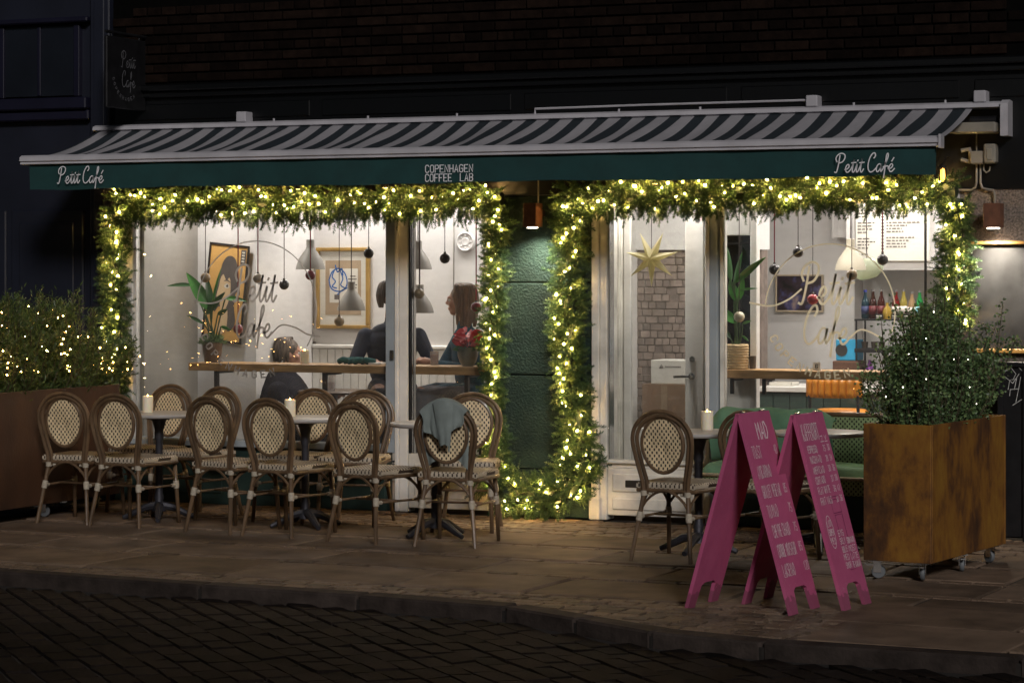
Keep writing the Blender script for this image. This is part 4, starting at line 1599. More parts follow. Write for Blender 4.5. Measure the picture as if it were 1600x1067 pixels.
for i, (tx, wd_) in enumerate((('ESPRESSO', .115), ('MACCHIATO', .135), ('AMERICANO', .14), ('CORTADO', .12), ('FLAT WHITE', .15), ('FRIT VALG', .14))):
    y = .17 + i * .054
    write(b, fr, tx, y, -.135, .036, .03, .008, .0032, .002, wd_)
    write(b, fr, ('25', '28', '30', '32', '36', '30')[i], y + .004, .07, .03, .012, .005, .003, .002)
    write(b, fr, ('30', '34', '36', '38', '42', '36')[i], y + .004, .125, .03, .012, .005, .003, .002)
O, U, V, N, L = fr
ribbons(b, [[(.06, 0), (.1, 0)], [(.115, 0), (.15, 0)], [(.064, .028), (.094, .03), (.08, .008)], [(.12, .03), (.13, .008), (.145, .03)]], .004, O - V * .155, U, V, N, lift=.0014)
# oval with three short lines, then two blocks of small lines lower down
ov = [(-.105 + .04 * math.cos(a), .085 * math.sin(a)) for a in [2 * math.pi * k / 22 for k in range(23)]]
ribbons(b, [ov], .0035, O - V * .62, U, V, N, lift=.0014)
for i, tx in enumerate(('LIDT', 'SUPER', 'MED')):
    write(b, fr, tx, .56 + i * .045, -.133, .032, .02, .006, .003, .002, .056)
for i, tx in enumerate(('BYG', 'SELV', 'BOLLE', 'MED', 'SMOR')):
    write(b, fr, tx, .62 + i * .042, -.02, .03, .02, .006, .003, .002, .066)
for i, tx in enumerate(('SODAVAND', 'MOST', 'LATTE', 'TE KAKAO')):
    write(b, fr, tx, .665 + i * .042, .07, .03, .02, .006, .003, .002, .09)
b.part('lettering', M['white_ink'], sb, world=False, fix=False)
b = MB()
ribbons(b, [[(-.01, -.46), (.1, -.46), (.1, -.53), (-.01, -.53), (-.01, -.46)], [(.0, -.54), (.095, -.54), (.09, -.83), (.025, -.83), (.0, -.76), (.0, -.54)], [(-.02, -.445), (.105, -.445)]], .004, O, U, V, N, lift=.001)
b.part('line_drawing', M['pink_line'], sb, world=False, fix=False)

# ---------------------------------------------------------------- planters and shrubs
t = NT('corten_steel')
co = t.coord()
n1 = t.noise(t.scaled(co, (1, 1, .62)), 2.6, 7, .66)
n2 = t.noise(t.scaled(co, (1, 1, .3)), 30, 4, .6)
n = t.math('ADD', t.math('MULTIPLY', n1, .82), t.math('MULTIPLY', n2, .18))
c_ = t.ramp(n, [(.35, (.035, .018, .011)), (.45, (.1, .042, .014)), (.54, (.23, .1, .017)), (.66, (.31, .16, .022))])
t.l(c_, t.p.inputs['Base Color'])
t.p.inputs['Roughness'].default_value = .55
t.p.inputs['Metallic'].default_value = .15
t.bump(t.noise(co, 90, 4), .25, .004)
M['corten'] = t.mat
M['rust_dark'] = mat('dark_rust', (.052, .022, .0095), .6, var=.45, scale=3, stretch=(1, 1, .4), bump=.2, bscale=80)
M['soil'] = mat('soil', (.03, .02, .012), .95, var=.4, scale=40, bump=.5)
M['rubber'] = mat('grey_rubber', (.12, .13, .14), .6, var=.2)
def planter(label, loc, rz, lx, ly, z0, z1, m, casters):
    o = thing('planter', label, 'planter', loc, rz)
    th = .02
    for (a, c2) in (((-lx / 2, -ly / 2), (lx / 2, -ly / 2 + th)), ((-lx / 2, ly / 2 - th), (lx / 2, ly / 2)), ((-lx / 2, -ly / 2 + th + .001), (-lx / 2 + th, ly / 2 - th - .001)), ((lx / 2 - th, -ly / 2 + th + .001), (lx / 2, ly / 2 - th - .001))):
        b = MB(); b.box((*a, z0), (*c2, z1), bev=.003); b.part('side_panel', m, o, world=False)
    b = MB(); b.box((-lx / 2 + th + .001, -ly / 2 + th + .001, z0 + .01), (lx / 2 - th - .001, ly / 2 - th - .001, z0 + .03)); b.part('bottom', m, o, world=False)
    b = MB(); b.box((-lx / 2 + th + .001, -ly / 2 + th + .001, z1 - .3), (lx / 2 - th - .001, ly / 2 - th - .001, z1 - .05)); b.part('soil', M['soil'], o, world=False)
    for (x, y, a) in casters:
        ch = holder('caster', o)
        Mx = Matrix.Translation((x, y, 0)) @ Matrix.Rotation(a, 4, 'Z')
        b = MB(); b.lathe([(0, -.012), (.036, -.012), (.04, -.006), (.04, .006), (.036, .012), (0, .012)], (0, 0, 0), 18, M=Mx @ Matrix.Translation((.015, 0, .04)) @ Matrix.Rotation(R(90), 4, 'X'))
        b.part('wheel', M['rubber'], ch, world=False, smooth=True)
        b = MB()
        b.box((-.035, -.03, z0 - .008), (.035, .03, z0 - .001), M=Mx)
        for s_ in (-.019, .016):
            b.box((-.014, s_, .035), (.03, s_ + .003, z0 - .009), M=Mx)
        b.box((-.06, -.012, z0 - .03), (-.014, .012, z0 - .022), M=Mx)
        b.part('fork', M['chrome'], ch, world=False)
    return o
PRZ = R(-7)
pc = Vector((3.545, -2.05))
planter('tall weathered rust steel planter on casters beside the pink boards', (pc.x, pc.y, 0), PRZ, .4, 1.24, .105, .87, M['corten'],
        [(-.15, -.56, .4), (.12, -.54, 1.9), (.15, .5, 2.6), (-.13, .5, .6), (.16, -.02, 2.0)])
LPX, LPY = -3.16, -1.35
planter('long dark brown rust steel planter at the left edge, holding the shrub with fairy lights', (LPX, LPY, 0), 0, .46, 1.76, .1, .9, M['rust_dark'],
        [(-.16, -.75, .4), (.14, -.75, 1.9), (.14, .7, 2.6), (-.15, .7, .6), (.14, 0, .3)])

def leafmat(name, stops, trans=.25):
    t = NT(name)
    g = t.n('ShaderNodeNewGeometry')
    col = t.ramp(g.outputs['Random Per Island'], stops)
    t.l(col, t.p.inputs['Base Color'])
    t.p.inputs['Roughness'].default_value = .4
    tb = t.n('ShaderNodeBsdfTranslucent'); t.l(col, tb.inputs[0])
    mx = t.n('ShaderNodeMixShader'); mx.inputs[0].default_value = trans
    t.l(t.p.outputs[0], mx.inputs[1]); t.l(tb.outputs[0], mx.inputs[2]); t.l(mx.outputs[0], t.out.inputs[0])
    return t.mat
M['box_leaf'] = leafmat('box_leaf', [(0, (.05, .085, .04)), (.5, (.12, .2, .08)), (.85, (.19, .29, .11)), (1, (.26, .35, .14))])
M['dark_leaf'] = leafmat('feathery_leaf', [(0, (.03, .055, .016)), (.5, (.065, .11, .028)), (1, (.12, .16, .04))])
M['twig'] = mat('twig', (.06, .05, .025), .8, var=.3, scale=20)

def leaf_quad(V_, Fc, p, d, ln, wd_):
    d = d.normalized()
    s_ = d.cross(rand_unit())
    s_ = s_.normalized() * wd_ if s_.length > 1e-4 else d.orthogonal() * wd_
    nn = d.cross(s_).normalized()
    k = len(V_)
    m_ = p + d * ln * .5
    V_ += [tuple(p), tuple(m_ + s_ + nn * wd_ * .3), tuple(p + d * ln), tuple(m_ - s_ + nn * wd_ * .3)]
    Fc.append((k, k + 1, k + 2, k + 3))

def shrub(label, base, rz, lx, ly, h, nstem, leaves_per, ln, wd_, m, flare=.18, feathery=False, hfun=None, spread_=.3):
    o = thing('shrub', label, 'shrub', base, rz)
    V_, Fc = [], []
    tw = MB()
    Mz = Matrix.Translation(base) @ Matrix.Rotation(rz, 4, 'Z')
    tips = []
    for i in range(nstem):
        x, y = random.uniform(-lx, lx), random.uniform(-ly, ly)
        hh = h * random.uniform(.55, 1.08) * (hfun(x / lx, y / ly) if hfun else 1)
        top = Vector((x * (1 + flare) + random.gauss(0, .05), y * (1 + flare * .7) + random.gauss(0, .06), hh))
        bot = Vector((x * .7, y * .85, -.04))
        mid = (bot + top) / 2 + Vector((random.gauss(0, .04), random.gauss(0, .04), 0))
        path = smooth_path([bot, mid, top], 4)
        tw.tube([Mz @ Vector(p) for p in path], [.003] * (len(path) - 1) + [.0015], 4, cap=False)
        for j in range(leaves_per):
            f = random.random() ** .75
            k = f * (len(path) - 1)
            a = int(min(k, len(path) - 2))
            p = Vector(path[a]) + (Vector(path[a + 1]) - Vector(path[a])) * (k - a)
            if feathery:
                d = (top - bot).normalized() * .8 + rand_unit() * .8
                p = p + rand_unit() * random.uniform(0, .06)
                leaf_quad(V_, Fc, Mz @ p, Mz.to_3x3() @ d, random.uniform(.7, 1.3) * ln, wd_)
            else:
                sub = rand_unit(); sub.z = abs(sub.z) * .8
                rr_ = random.uniform(0, .1) * (1.15 - f * .7)
                p = p + sub * rr_
                d = sub + rand_unit() * .7
                leaf_quad(V_, Fc, Mz @ p, Mz.to_3x3() @ d, random.uniform(.7, 1.2) * ln, wd_ * random.uniform(.8, 1.2))
        tips.append((Mz @ mid, Mz @ top))
    b = MB(); b.v, b.f, b.m = V_, Fc, [0] * len(Fc)
    b.part('foliage', m, o, kind='stuff', fix=False)
    tw.part('stems', M['twig'], o, fix=False)
    return o, tips
M['tiny_led'] = emit('tiny_led', (1, .52, .15), 75)
M['white_led'] = emit('white_led', (1, .9, .75), 12)
def light_string(label, pts, me, base):
    o = thing('light_string', label, 'fairy lights', base)
    wv = MB()
    pts2 = [Vector(p) for p in pts]
    wv.tube(pts2, .0018, 4, cap=False)
    wv.part('wire', M['wire'], o, fix=False)
    for p in pts2:
        piece('bulb', me, o, p - Vector(base), scale=(random.uniform(.7, 1.25),) * 3)
bq = MB(); bq.sphere((0, 0, 0), .0044, 7, 5)
LED = bq.mesh('bulb', M['tiny_led'], smooth=True)
bq = MB(); bq.sphere((0, 0, 0), .003, 6, 4)
LED2 = bq.mesh('bulb', M['white_led'], smooth=True)

sh, tips = shrub('dense small leaved green shrub overflowing the tall rust planter on the right', (pc.x, pc.y, .83), PRZ, .165, .57, .64, 250, 100, .023, .0085, M['box_leaf'], flare=.18,
      hfun=lambda a, c_: .78 + .16 * math.sin(2.2 + a * 2 + c_ * 3.1) + .12 * (1 - c_ * c_) + random.choice((0, 0, .05, .2, -.12)))
rr = random.Random(2)
pts = sorted([t_[0].lerp(t_[1], rr.uniform(.1, .95)) + Vector((rr.uniform(-.05, .09), rr.uniform(-.1, .02), 0)) for t_ in rr.sample(tips, 46)], key=lambda p: p.y)
light_string('sparse tiny white fairy lights in the right hand shrub', pts, LED2, (pc.x, pc.y, .9))
sh, tips = shrub('feathery olive green shrub with fairy lights in the long planter on the left', (LPX, LPY, .86), 0, .24, .98, .62, 430, 130, .042, .0048, M['dark_leaf'], flare=.2, feathery=True,
      hfun=lambda a, c_: .98 + .12 * math.sin(c_ * 7) - .75 * max(0, c_ - .3))
pts = []
for k in range(190):
    t_ = rr.choice(tips)
    p = t_[0].lerp(t_[1], rr.uniform(-.1, .9)) + Vector((rr.uniform(0, .12), rr.uniform(-.03, .03), 0))
    pts.append(p)
pts.sort(key=lambda p: (round(p.y * 9), p.z * (1 if round(p.y * 9) % 2 else -1)))
light_string('warm white fairy lights strung through the left shrub', pts, LED, (LPX, LPY, .9))

# ---------------------------------------------------------------- green bench under the right window
M['green_weave'] = weave('green_weave', (.34, .44, .22), (.025, .03, .015), .031, .033, (0, 2))
M['green_cloth'] = mat('green_velvet', (.09, .19, .115), .8, var=.3, scale=5, bump=.2, bscale=60)
bn0, bn1 = at(1107, 700, -.5).x, at(1490, 700, -.5).x
be = thing('bench', 'green woven rattan bench with brown top rail under the right window', 'bench', ((bn0 + bn1) / 2, -.5, 0))
b = MB(); b.box((bn0 + .03, -.33, .43), (bn1, -.3, .77), bev=.006); b.part('backrest', M['green_weave'], be)
b = MB(); b.box((bn0 + .03, -.85, .3), (bn1, -.34, .4), bev=.008); b.part('seat', M['green_weave'], be)
b = MB(); b.tube([(bn0 + .02, -.315, .785), (bn1, -.315, .785)], .016, 8); b.part('top_rail', M['rattan'], be, smooth=True)
b = MB(); b.tube([(bn0 + .02, -.86, .408), (bn1, -.86, .408)], .012, 8); b.part('seat_rail', M['binding'], be, smooth=True)
for x in (bn0 + .06, (bn0 + bn1) / 2, bn1 - .05):
    for y in (-.82, -.36):
        b = MB(); b.tube([(x, y, .3), (x, y - .02, 0)], .017, 8); b.part('leg', M['rattan'], be, smooth=True)
def cush(u, v):
    x = bn0 + .05 + (bn1 - bn0 - .06) * u
    y = -.86 + .5 * v
    e = min(1, min(v, 1 - v) * 7) ** .5 * (min(1, min(u, 1 - u) * 30) ** .5)
    return (x, y, .415 + .065 * e + .006 * math.sin(x * 11) * e)
b = MB(); b.grid(cush, 60, 14, thick=.03)
cu = b.part('seat_cushion', M['green_cloth'], be, smooth=True)
bt0, bt1 = at(1112, 640, -.36).x, at(1305, 640, -.36).x
gc = thing('back_cushion', 'long rounded green back cushion draped over the left half of the woven bench', 'cushion', ((bt0 + bt1) / 2, -.36, .5))
def bcush(u, v):
    x = bt0 + (bt1 - bt0) * u
    e = 1 - max(0, (.12 - u) / .12) ** 2 * .5 - max(0, (u - .8) / .2) ** 2 * .32
    a = R(-80) + R(250) * v
    zz = .62 + .2 * e * math.sin(a) if math.sin(a) > 0 else .62 + .16 * math.sin(a)
    yy = -.345 - .085 * math.cos(a) * (1 if math.cos(a) > 0 else .72)
    return (x + .01 * math.sin(v * 9), yy + .006 * math.sin(u * 23 + v * 5), zz + .006 * math.sin(u * 17))
b = MB(); b.grid(bcush, 44, 22, thick=.012); b.part('cover', M['green_cloth'], gc, smooth=True)
# ---------------------------------------------------------------- window lettering (vinyl on the panes)
M['vinyl'] = vinyl('backlit_vinyl', (.5, .47, .45))  # white-cream vinyl, its backlit shade painted in as a greyer colour
M['vinyl_lit'] = vinyl('lit_vinyl', (.95, .86, .64))  # lit copy of the same vinyl, brightness put into the colour
YV = .048
def decal(win_parent, m, cen_px, r_px, petit, cafe, swash1, swash2, arc, name='lettering'):
    b = MB()
    cen = at(*cen_px, YV)
    k = (at(cen_px[0] + 50, cen_px[1], YV).x - cen.x) / 50
    U, V, N = (1, 0, 0), (0, 0, 1), (0, -1, 0)
    def pxs(pts):
        return [((at(x, y, YV).x - cen.x), (at(x, y, YV).z - cen.z)) for x, y in pts]
    r = r_px * k
    ribbons(b, [[(r * math.cos(R(a)), r * math.sin(R(a))) for a in range(arc[0], arc[1], 4)]], .0085, cen, U, V, N)
    b.part('ring_line', m, win_parent, fix=False)
    for (word, x0, x1, yb), hk in ((petit, 1.22), (cafe, 1.22)):
        b = MB()
        p0, p1 = at(x0, yb, YV), at(x1, yb, YV)
        st, wdt = script_strokes(word, 1.0)
        s_ = (p1.x - p0.x) / wdt
        st = [[(a * s_ + c_ * s_ * .12, c_ * s_ * hk) for a, c_ in q] for q in st]
        ribbons(b, st, .016, p0, U, V, N)
        b.part(name, m, win_parent, fix=False)
    for sw in (swash1, swash2):
        b = MB(); ribbons(b, [pxs(smooth_path(sw, 6))], .012, cen, U, V, N, lift=.002)
        b.part('swash', m, win_parent, fix=False)
    b = MB()
    arc_text(b, 'COPENHAGEN', cen, r - .02, 206, 286, .05, .034, .011, U, V, N)
    b.part(name, m, win_parent, fix=False)
decal(win, M['vinyl'], (400, 483), 94, ('Petit', 366, 431, 471), ('Cafe', 366, 424, 527), [(305, 471), (330, 474), (352, 466), (372, 450)], [(424, 522), (440, 508), (462, 512), (480, 522), (500, 526)], (-32, 178))
decal(rw, M['vinyl_lit'], (1296, 486), 102, ('Petit', 1250, 1331, 475), ('Cafe', 1252, 1326, 537), [(1172, 473), (1205, 478), (1232, 468), (1252, 452)], [(1326, 530), (1342, 516), (1358, 518), (1380, 530)], (-18, 178))

# ---------------------------------------------------------------- window shelves
sl = thing('window_shelf', 'oak bar shelf along the inside of the left window', 'shelf', (-1.5, .3, .97))
za = at(500, 576, .14).z
x0, x1 = at(294, 576, .14).x, -.2
b = MB(); b.box((x0, .14, za - .03), (x1, .46, za + .03), bev=.005); b.part('shelf_board', M['oak'], sl)
for x in (x0 + .2, -1.6, -.45):
    b = MB(); b.box((x, .18, za - .2), (x + .03, .21, za - .031)); b.box((x, .18, za - .05), (x + .03, .44, za - .031)); b.part('bracket', M['dark_metal'], sl)
ZL = za + .03
sr = thing('window_shelf', 'oak bar shelf inside the right window with a number card on it', 'shelf', (2.3, .3, .97))
za2 = at(1200, 585, .14).z
y0, y1 = at(1127, 585, .14).x, 3.1
b = MB(); b.box((y0, .14, za2 - .03), (y1, .42, za2 + .03), bev=.005); b.part('shelf_board', M['oak'], sr)
for x in (y0 + .05, y0 + .28, 3.0):
    b = MB(); b.box((x, .18, za2 - .14), (x + .025, .2, za2 - .031)); b.box((x, .18, za2 - .05), (x + .025, .4, za2 - .031)); b.part('bracket', M['dark_metal'], sr)
ZR = za2 + .03

# candle, knitted hat, flat box and number card on the shelves
candle(at(476, 568, .25).x, .25, ZL, 'yellow glowing candle on the oak shelf beside the seated people', .1, .034)
hx = at(552, 570, .28)
hb = MB()
for k in range(5):
    a = k * 1.3
    hb.tube(smooth_path([(hx.x - .13 + .05 * k, .28 + .03 * math.cos(a), ZL + .02), (hx.x - .08 + .05 * k, .28 + .05 * math.sin(a), ZL + .035), (hx.x - .03 + .05 * k, .29, ZL + .02)], 4), .022, 8)
M['teal_knit'] = mat('teal_knit', (.012, .09, .085), .95, var=.3, scale=30, bump=.6, bscale=160)
hb.solo('knitted_scarf', M['teal_knit'], 'crumpled dark teal knitted scarf lying on the left window shelf', 'scarf', (hx.x, .28, ZL), smooth=True)
b = MB(); p = at(592, 569, .3); b.box((p.x - .06, .24, ZL + .001), (p.x + .05, .38, ZL + .016), bev=.003)
b.solo('folded_paper', M['white_paint'], 'flat pale folded paper on the left window shelf by the post', 'paper', (p.x, .3, ZL))
p = at(1276, 578, .2)
nc = thing('number_card', 'small white table number card reading 6 on the right window shelf', 'card', (p.x, .2, ZR))
b = MB(); b.box((p.x - .026, .2, ZR), (p.x + .026, .206, ZR + .055)); b.box((p.x - .026, .2, ZR), (p.x + .026, .235, ZR + .004)); b.part('card', M['white_paint'], nc)
b = MB(); st, w_ = caps_strokes('6', .026, .016, 0); ribbons(b, st, .005, (p.x - .008, .1985, ZR + .015), (1, 0, 0), (0, 0, 1), (0, -1, 0)); b.part('digit', M['dark_metal'], nc, fix=False)
p = at(1176, 575, .3)
b = MB(); b.lathe([(.022, 0), (.025, .09), (.022, .09), (.02, .006), (0, .005)], (p.x, .3, ZR), 14)
M['smoked'] = mat('smoked_steel', (.12, .1, .08), .3, metal=.6)
b.solo('tumbler', M['smoked'], 'small dark tumbler beside the basket on the right window shelf', 'tumbler', (p.x, .3, ZR), smooth=True)

# ---------------------------------------------------------------- potted plants
M['big_leaf'] = mat('big_green_leaf', (.045, .19, .03), .32, var=.35, scale=7, coat=.2)
M['leaf_dark'] = mat('dark_green_leaf', (.03, .1, .03), .35, var=.3, scale=7)
M['stem'] = mat('leaf_stem', (.04, .08, .025), .5)
M['terracotta'] = mat('brown_pot', (.13, .075, .045), .6, var=.2, scale=8, bump=.15)
def big_leaf(b, base, tip, wd_, sag=.12, twist=0.0, fold=.25):
    base, tip = Vector(base), Vector(tip)
    d = tip - base
    L = d.length
    side = d.normalized().cross(Vector((0, -1, .2))).normalized()
    side = Matrix.Rotation(twist, 3, d.normalized()) @ side
    nn = side.cross(d.normalized())
    def fn(u, v):
        s_ = (u - .5) * 2
        w__ = wd_ * (math.sin(math.pi * v ** .75) ** .8 if 0 < v < 1 else 0) * (1 - .15 * v)
        return base + d * v + side * (s_ * w__) + nn * (abs(s_) * w__ * fold) + Vector((0, 0, -sag * L * (v * v) + sag * L * v * .8))
    b.grid(fn, 6, 12, thick=.0015)
def plant(label, pot_part, x, y, z, pot, leaves, m_leaf):
    o = thing('potted_plant', label, 'potted plant', (x, y, z))
    pot(o)
    for (stem_top, tip, wd_, tw, dark) in leaves:
        b = MB(); bs_ = Vector((x + random.uniform(-.03, .03), y + random.uniform(-.02, .02), z + .13))
        b.tube(smooth_path([bs_, (bs_ + Vector(stem_top)) / 2 + Vector((random.uniform(-.015, .015), 0, .02)), stem_top], 5), .0055, 6)
        b.part('stem', M['stem'], o, smooth=True)
        b = MB(); big_leaf(b, stem_top, tip, wd_, twist=tw)
        b.part('leaf', M['leaf_dark'] if dark else m_leaf, o, smooth=True)
    return o
PY = .28
def P(px, py, y=PY):
    return at(px, py, y)
pp = P(332, 570)
def pot1(o):
    b = MB(); b.lathe([(.055, 0), (.06, .002), (.077, .135), (.08, .15), (.072, .15), (.066, .13), (0, .128)], (pp.x, PY, ZL), 24)
    b.part('pot', M['terracotta'], o, smooth=True)
    V_, Fc = [], []
    for i in range(420):
        d = rand_unit(); d.z = abs(d.z) * .7 + .1
        leaf_quad(V_, Fc, Vector((pp.x, PY, ZL + .13)) + d * random.uniform(.02, .09), d + rand_unit() * .4, .04, .006)
    b = MB(); b.v, b.f, b.m = V_, Fc, [0] * len(Fc); b.part('underplanting', M['box_leaf'], o, kind='stuff', fix=False)
plant('broad leaved green plant in a brown pot on the left window shelf', 'pot', pp.x, PY, ZL, pot1, [
    (P(328, 486), P(291, 424), .052, .5, 0), (P(332, 480), P(347, 414), .034, -.7, 0), (P(330, 488), P(322, 428), .036, 1.1, 1),
    (P(300, 446), P(261, 446), .018, .3, 1), (P(352, 466), P(386, 470), .022, -.3, 0), (P(322, 492), P(352, 455), .03, .4, 1),
    (P(318, 506), P(292, 492), .014, .2, 1), (P(345, 510), P(362, 516), .014, .2, 0), (P(340, 492), P(356, 482), .022, .9, 1)], M['big_leaf'])
pq = P(1152, 578)
M['basket'] = mat('straw_basket', (.55, .4, .21), .75, var=.35, scale=30, stretch=(1, 1, 5), bump=.6, bscale=70)
def pot2(o):
    b = MB()
    prof = [(.07, 0)]
    for k in range(9):
        z = .17 * k / 9
        prof += [(.078, z + .004), (.083, z + .0095), (.078, z + .0155)]
    prof += [(.073, .172), (.07, .15), (0, .148)]
    b.lathe(prof, (pq.x, PY, ZR), 26); b.part('basket', M['basket'], o, smooth=True)
plant('tall broad leaved plant in a straw basket on the right window shelf', 'basket', pq.x, PY, ZR, pot2, [
    (P(1148, 442), P(1197, 400), .03, .9, 0), (P(1143, 440), P(1136, 384), .034, -.5, 1), (P(1150, 470), P(1140, 436), .036, .5, 0),
    (P(1150, 505), P(1119, 478), .034, .2, 0), (P(1153, 470), P(1162, 432), .03, .9, 0), (P(1154, 454), P(1184, 450), .009, .3, 0),
    (P(1142, 530), P(1126, 503), .014, .1, 1), (P(1160, 506), P(1174, 501), .01, .3, 0), (P(1160, 525), P(1170, 533), .009, .3, 0), (P(1146, 444), P(1160, 392), .024, 1.2, 1)], M['big_leaf'])
# poinsettia in a grey glazed pot
pr = at(731, 570, .28)
po = thing('poinsettia', 'red poinsettia in a grey ribbed pot on the right end of the left window shelf', 'potted plant', (pr.x, .28, ZL))
M['grey_glaze'] = mat('grey_glaze', (.14, .15, .13), .35, var=.2, scale=10)
b = MB(); b.lathe([(.042, 0), (.045, .01), (.06, .03), (.074, .075), (.078, .135), (.07, .135), (.066, .12), (0, .118)], (pr.x, .28, ZL), 24); b.part('pot', M['grey_glaze'], po, smooth=True)
M['red_bract'] = mat('red_bract', (.5, .01, .025), .5, var=.3, scale=12)
for i in range(40):
    a = i * 2.4
    k = Vector((math.cos(a), math.sin(a) * .8, 0))
    lvl = random.uniform(.14, .25)
    cpt = Vector((pr.x, .28, ZL + lvl)) + k * random.uniform(.015, .045)
    b = MB(); big_leaf(b, cpt, cpt + k * random.uniform(.065, .1) + Vector((0, 0, random.uniform(-.015, .03))), .03, twist=random.uniform(-.8, .8))
    b.part('bract', M['red_bract'], po, smooth=True)
for i in range(8):
    a = i * .8
    k = Vector((math.cos(a), math.sin(a), 0))
    cpt = Vector((pr.x, .28, ZL + .13)) + k * .04
    b = MB(); big_leaf(b, cpt, cpt + k * .08 + Vector((0, 0, -.01)), .022); b.part('leaf', M['leaf_dark'], po, smooth=True)

# ---------------------------------------------------------------- baubles and paper star hanging inside the panes
BC = {'beige': (.4, .33, .25), 'dark': (.035, .028, .03), 'red': (.2, .012, .022), 'tan': (.34, .24, .13), 'scarlet': (.45, .02, .03), 'cream': (.6, .52, .36)}
BM = {k: mat('bauble_' + k, v, .35, var=.3, scale=40, coat=.3, bump=.15, bscale=120) for k, v in BC.items()}
M['thread'] = mat('dark_thread', (.05, .03, .03), .7)
M['ribbon'] = mat('red_ribbon', (.3, .015, .03), .6)
BAUB = [(403, 435, 'beige', 'ribbon', 'beige bauble on a red ribbon over the window lettering of the left pane'), (444, 445, 'dark', 'thread', 'dark bauble hanging right of the word Petit in the left window'),
        (485, 430, 'red', 'ribbon', 'dark red bauble just below the leftmost pendant lamp'), (530, 502, 'tan', 'thread', 'tan bauble in front of the gold framed picture'),
        (576, 396, 'dark', 'thread', 'dark bauble at the upper right corner of the gold frame'), (655, 459, 'tan', 'thread', 'tan bauble right of the white window post'),
        (695, 404, 'dark', 'thread', 'dark bauble between the window post and the round wall plate'), (744, 480, 'red', 'ribbon', 'dark red bauble beside the head of the woman in profile'),
        (372, 514, 'red', 'ribbon', 'red bauble low in front of the orange poster'), (321, 434, 'tan', 'thread', 'tan bauble half hidden by the broad leaved plant'),
        (1210, 421, 'dark', 'ribbon', 'dark bauble at the left rim of the dark picture'), (1247, 394, 'dark', 'thread', 'small dark bauble above the dark picture'),
        (1270, 468, 'scarlet', 'thread', 'bright red bauble in front of the dark picture'), (1331, 429, 'tan', 'thread', 'tan bauble under the glowing pendant lamp'),
        (1379, 406, 'dark', 'ribbon', 'dark bauble below the white menu panel'), (1155, 495, 'cream', 'thread', 'cream bauble among the leaves of the basket plant')]
for px, py, cn, th, lab in BAUB:
    c_ = at(px, py, .11)
    r_ = .0375 if py < 1000 else .03
    o = thing('bauble', lab, 'bauble', c_, 0, 'baubles hanging in the windows')
    b = MB(); b.sphere(c_, r_, 18, 12); b.part('ball', BM[cn], o, smooth=True)
    b = MB(); b.lathe([(.009, .0), (.009, .012), (.005, .014), (0, .014)], c_ + Vector((0, 0, r_ - .003)), 10); b.part('cap', M['smoked'], o, smooth=True)
    b = MB(); b.tube([c_ + Vector((0, 0, r_ + .01)), Vector((c_.x, c_.y, 2.17))], .0045 if th == 'ribbon' else .003, 6); b.part('thread', M[th], o)
sc_ = at(1018, 404, .2)
so = thing('paper_star', 'seven pointed cream paper star hanging in the glazed bay', 'star', sc_)
M['paper'] = vinyl('cream_paper', (.82, .76, .5))
for k in range(7):
    a = R(-90) + k * 2 * math.pi / 7
    L_ = .2
    tip = sc_ + Vector((math.cos(a) * L_, 0, math.sin(a) * L_))
    l_ = sc_ + Vector((math.cos(a - .449) * .062, 0, math.sin(a - .449) * .062))
    r_ = sc_ + Vector((math.cos(a + .449) * .062, 0, math.sin(a + .449) * .062))
    ridge_f = sc_ + Vector((math.cos(a) * .04, -.045, math.sin(a) * .04)); ridge_b = sc_ + Vector((math.cos(a) * .04, .045, math.sin(a) * .04))
    cf, cbk = sc_ + Vector((0, -.05, 0)), sc_ + Vector((0, .05, 0))
    b = MB(); b.add([tip, l_, r_, cf, cbk], [(0, 1, 3), (0, 3, 2), (0, 4, 1), (0, 2, 4)]); b.part('point', M['paper'], so)
b = MB(); b.tube([sc_ + Vector((0, 0, .05)), Vector((sc_.x, sc_.y, 2.3))], .0025, 5); b.part('thread', M['thread'], so)

# ---------------------------------------------------------------- pendant lamps
M['shade'] = mat('grey_lamp_shade', (.3, .285, .26), .5, var=.06)
M['shade_in'] = mat('white_shade_lining', (.7, .68, .62), .6, var=.04)
M['lamp_glow'] = emit('pendant_bulb', (1, .8, .5), 18)
def pendant(px, py_bottom, y, wd_px, label, power, cream=False):
    c_ = at(px, py_bottom, y)
    k = (at(px + wd_px / 2, py_bottom, y).x - c_.x)
    o = thing('pendant_lamp', label, 'pendant lamp', c_, 0, 'grey dome pendant lamps')
    b = MB(); b.lathe([(k, 0), (k * .97, k * .22), (k * .8, k * .7), (k * .5, k * 1.15), (k * .32, k * 1.38), (k * .28, k * 1.5), (k * .28, k * 2.0), (k * .2, k * 2.03), (0, k * 2.03)], c_, 30)
    b.part('shade', M['shade'] if not cream else mat('cream_shade', (.5, .45, .35), .5, var=.05), o, smooth=True)
    b = MB(); b.lathe([(k * .985, .002), (k * .95, k * .22), (k * .78, k * .69), (k * .48, k * 1.12), (0, k * 1.2)], c_, 30); b.part('lining', M['shade_in'], o, smooth=True)
    b = MB(); b.sphere(c_ + Vector((0, 0, k * .45)), k * .26, 12, 8); b.part('bulb', M['lamp_glow'], o, smooth=True)
    b = MB(); b.tube([c_ + Vector((0, 0, k * 2)), Vector((c_.x, c_.y, 2.71))], .004, 6); b.part('cord', M['thread'], o)
    lamp('POINT', c_ + Vector((0, 0, k * .1)), power, (1, .82, .58), o, radius=.05)
pendant(485, 421, .95, 41, 'grey dome pendant lamp left of the gold framed picture', 5)
pendant(549, 485, .8, 40, 'grey dome pendant lamp in front of the gold framed picture, hung lowest', 5)
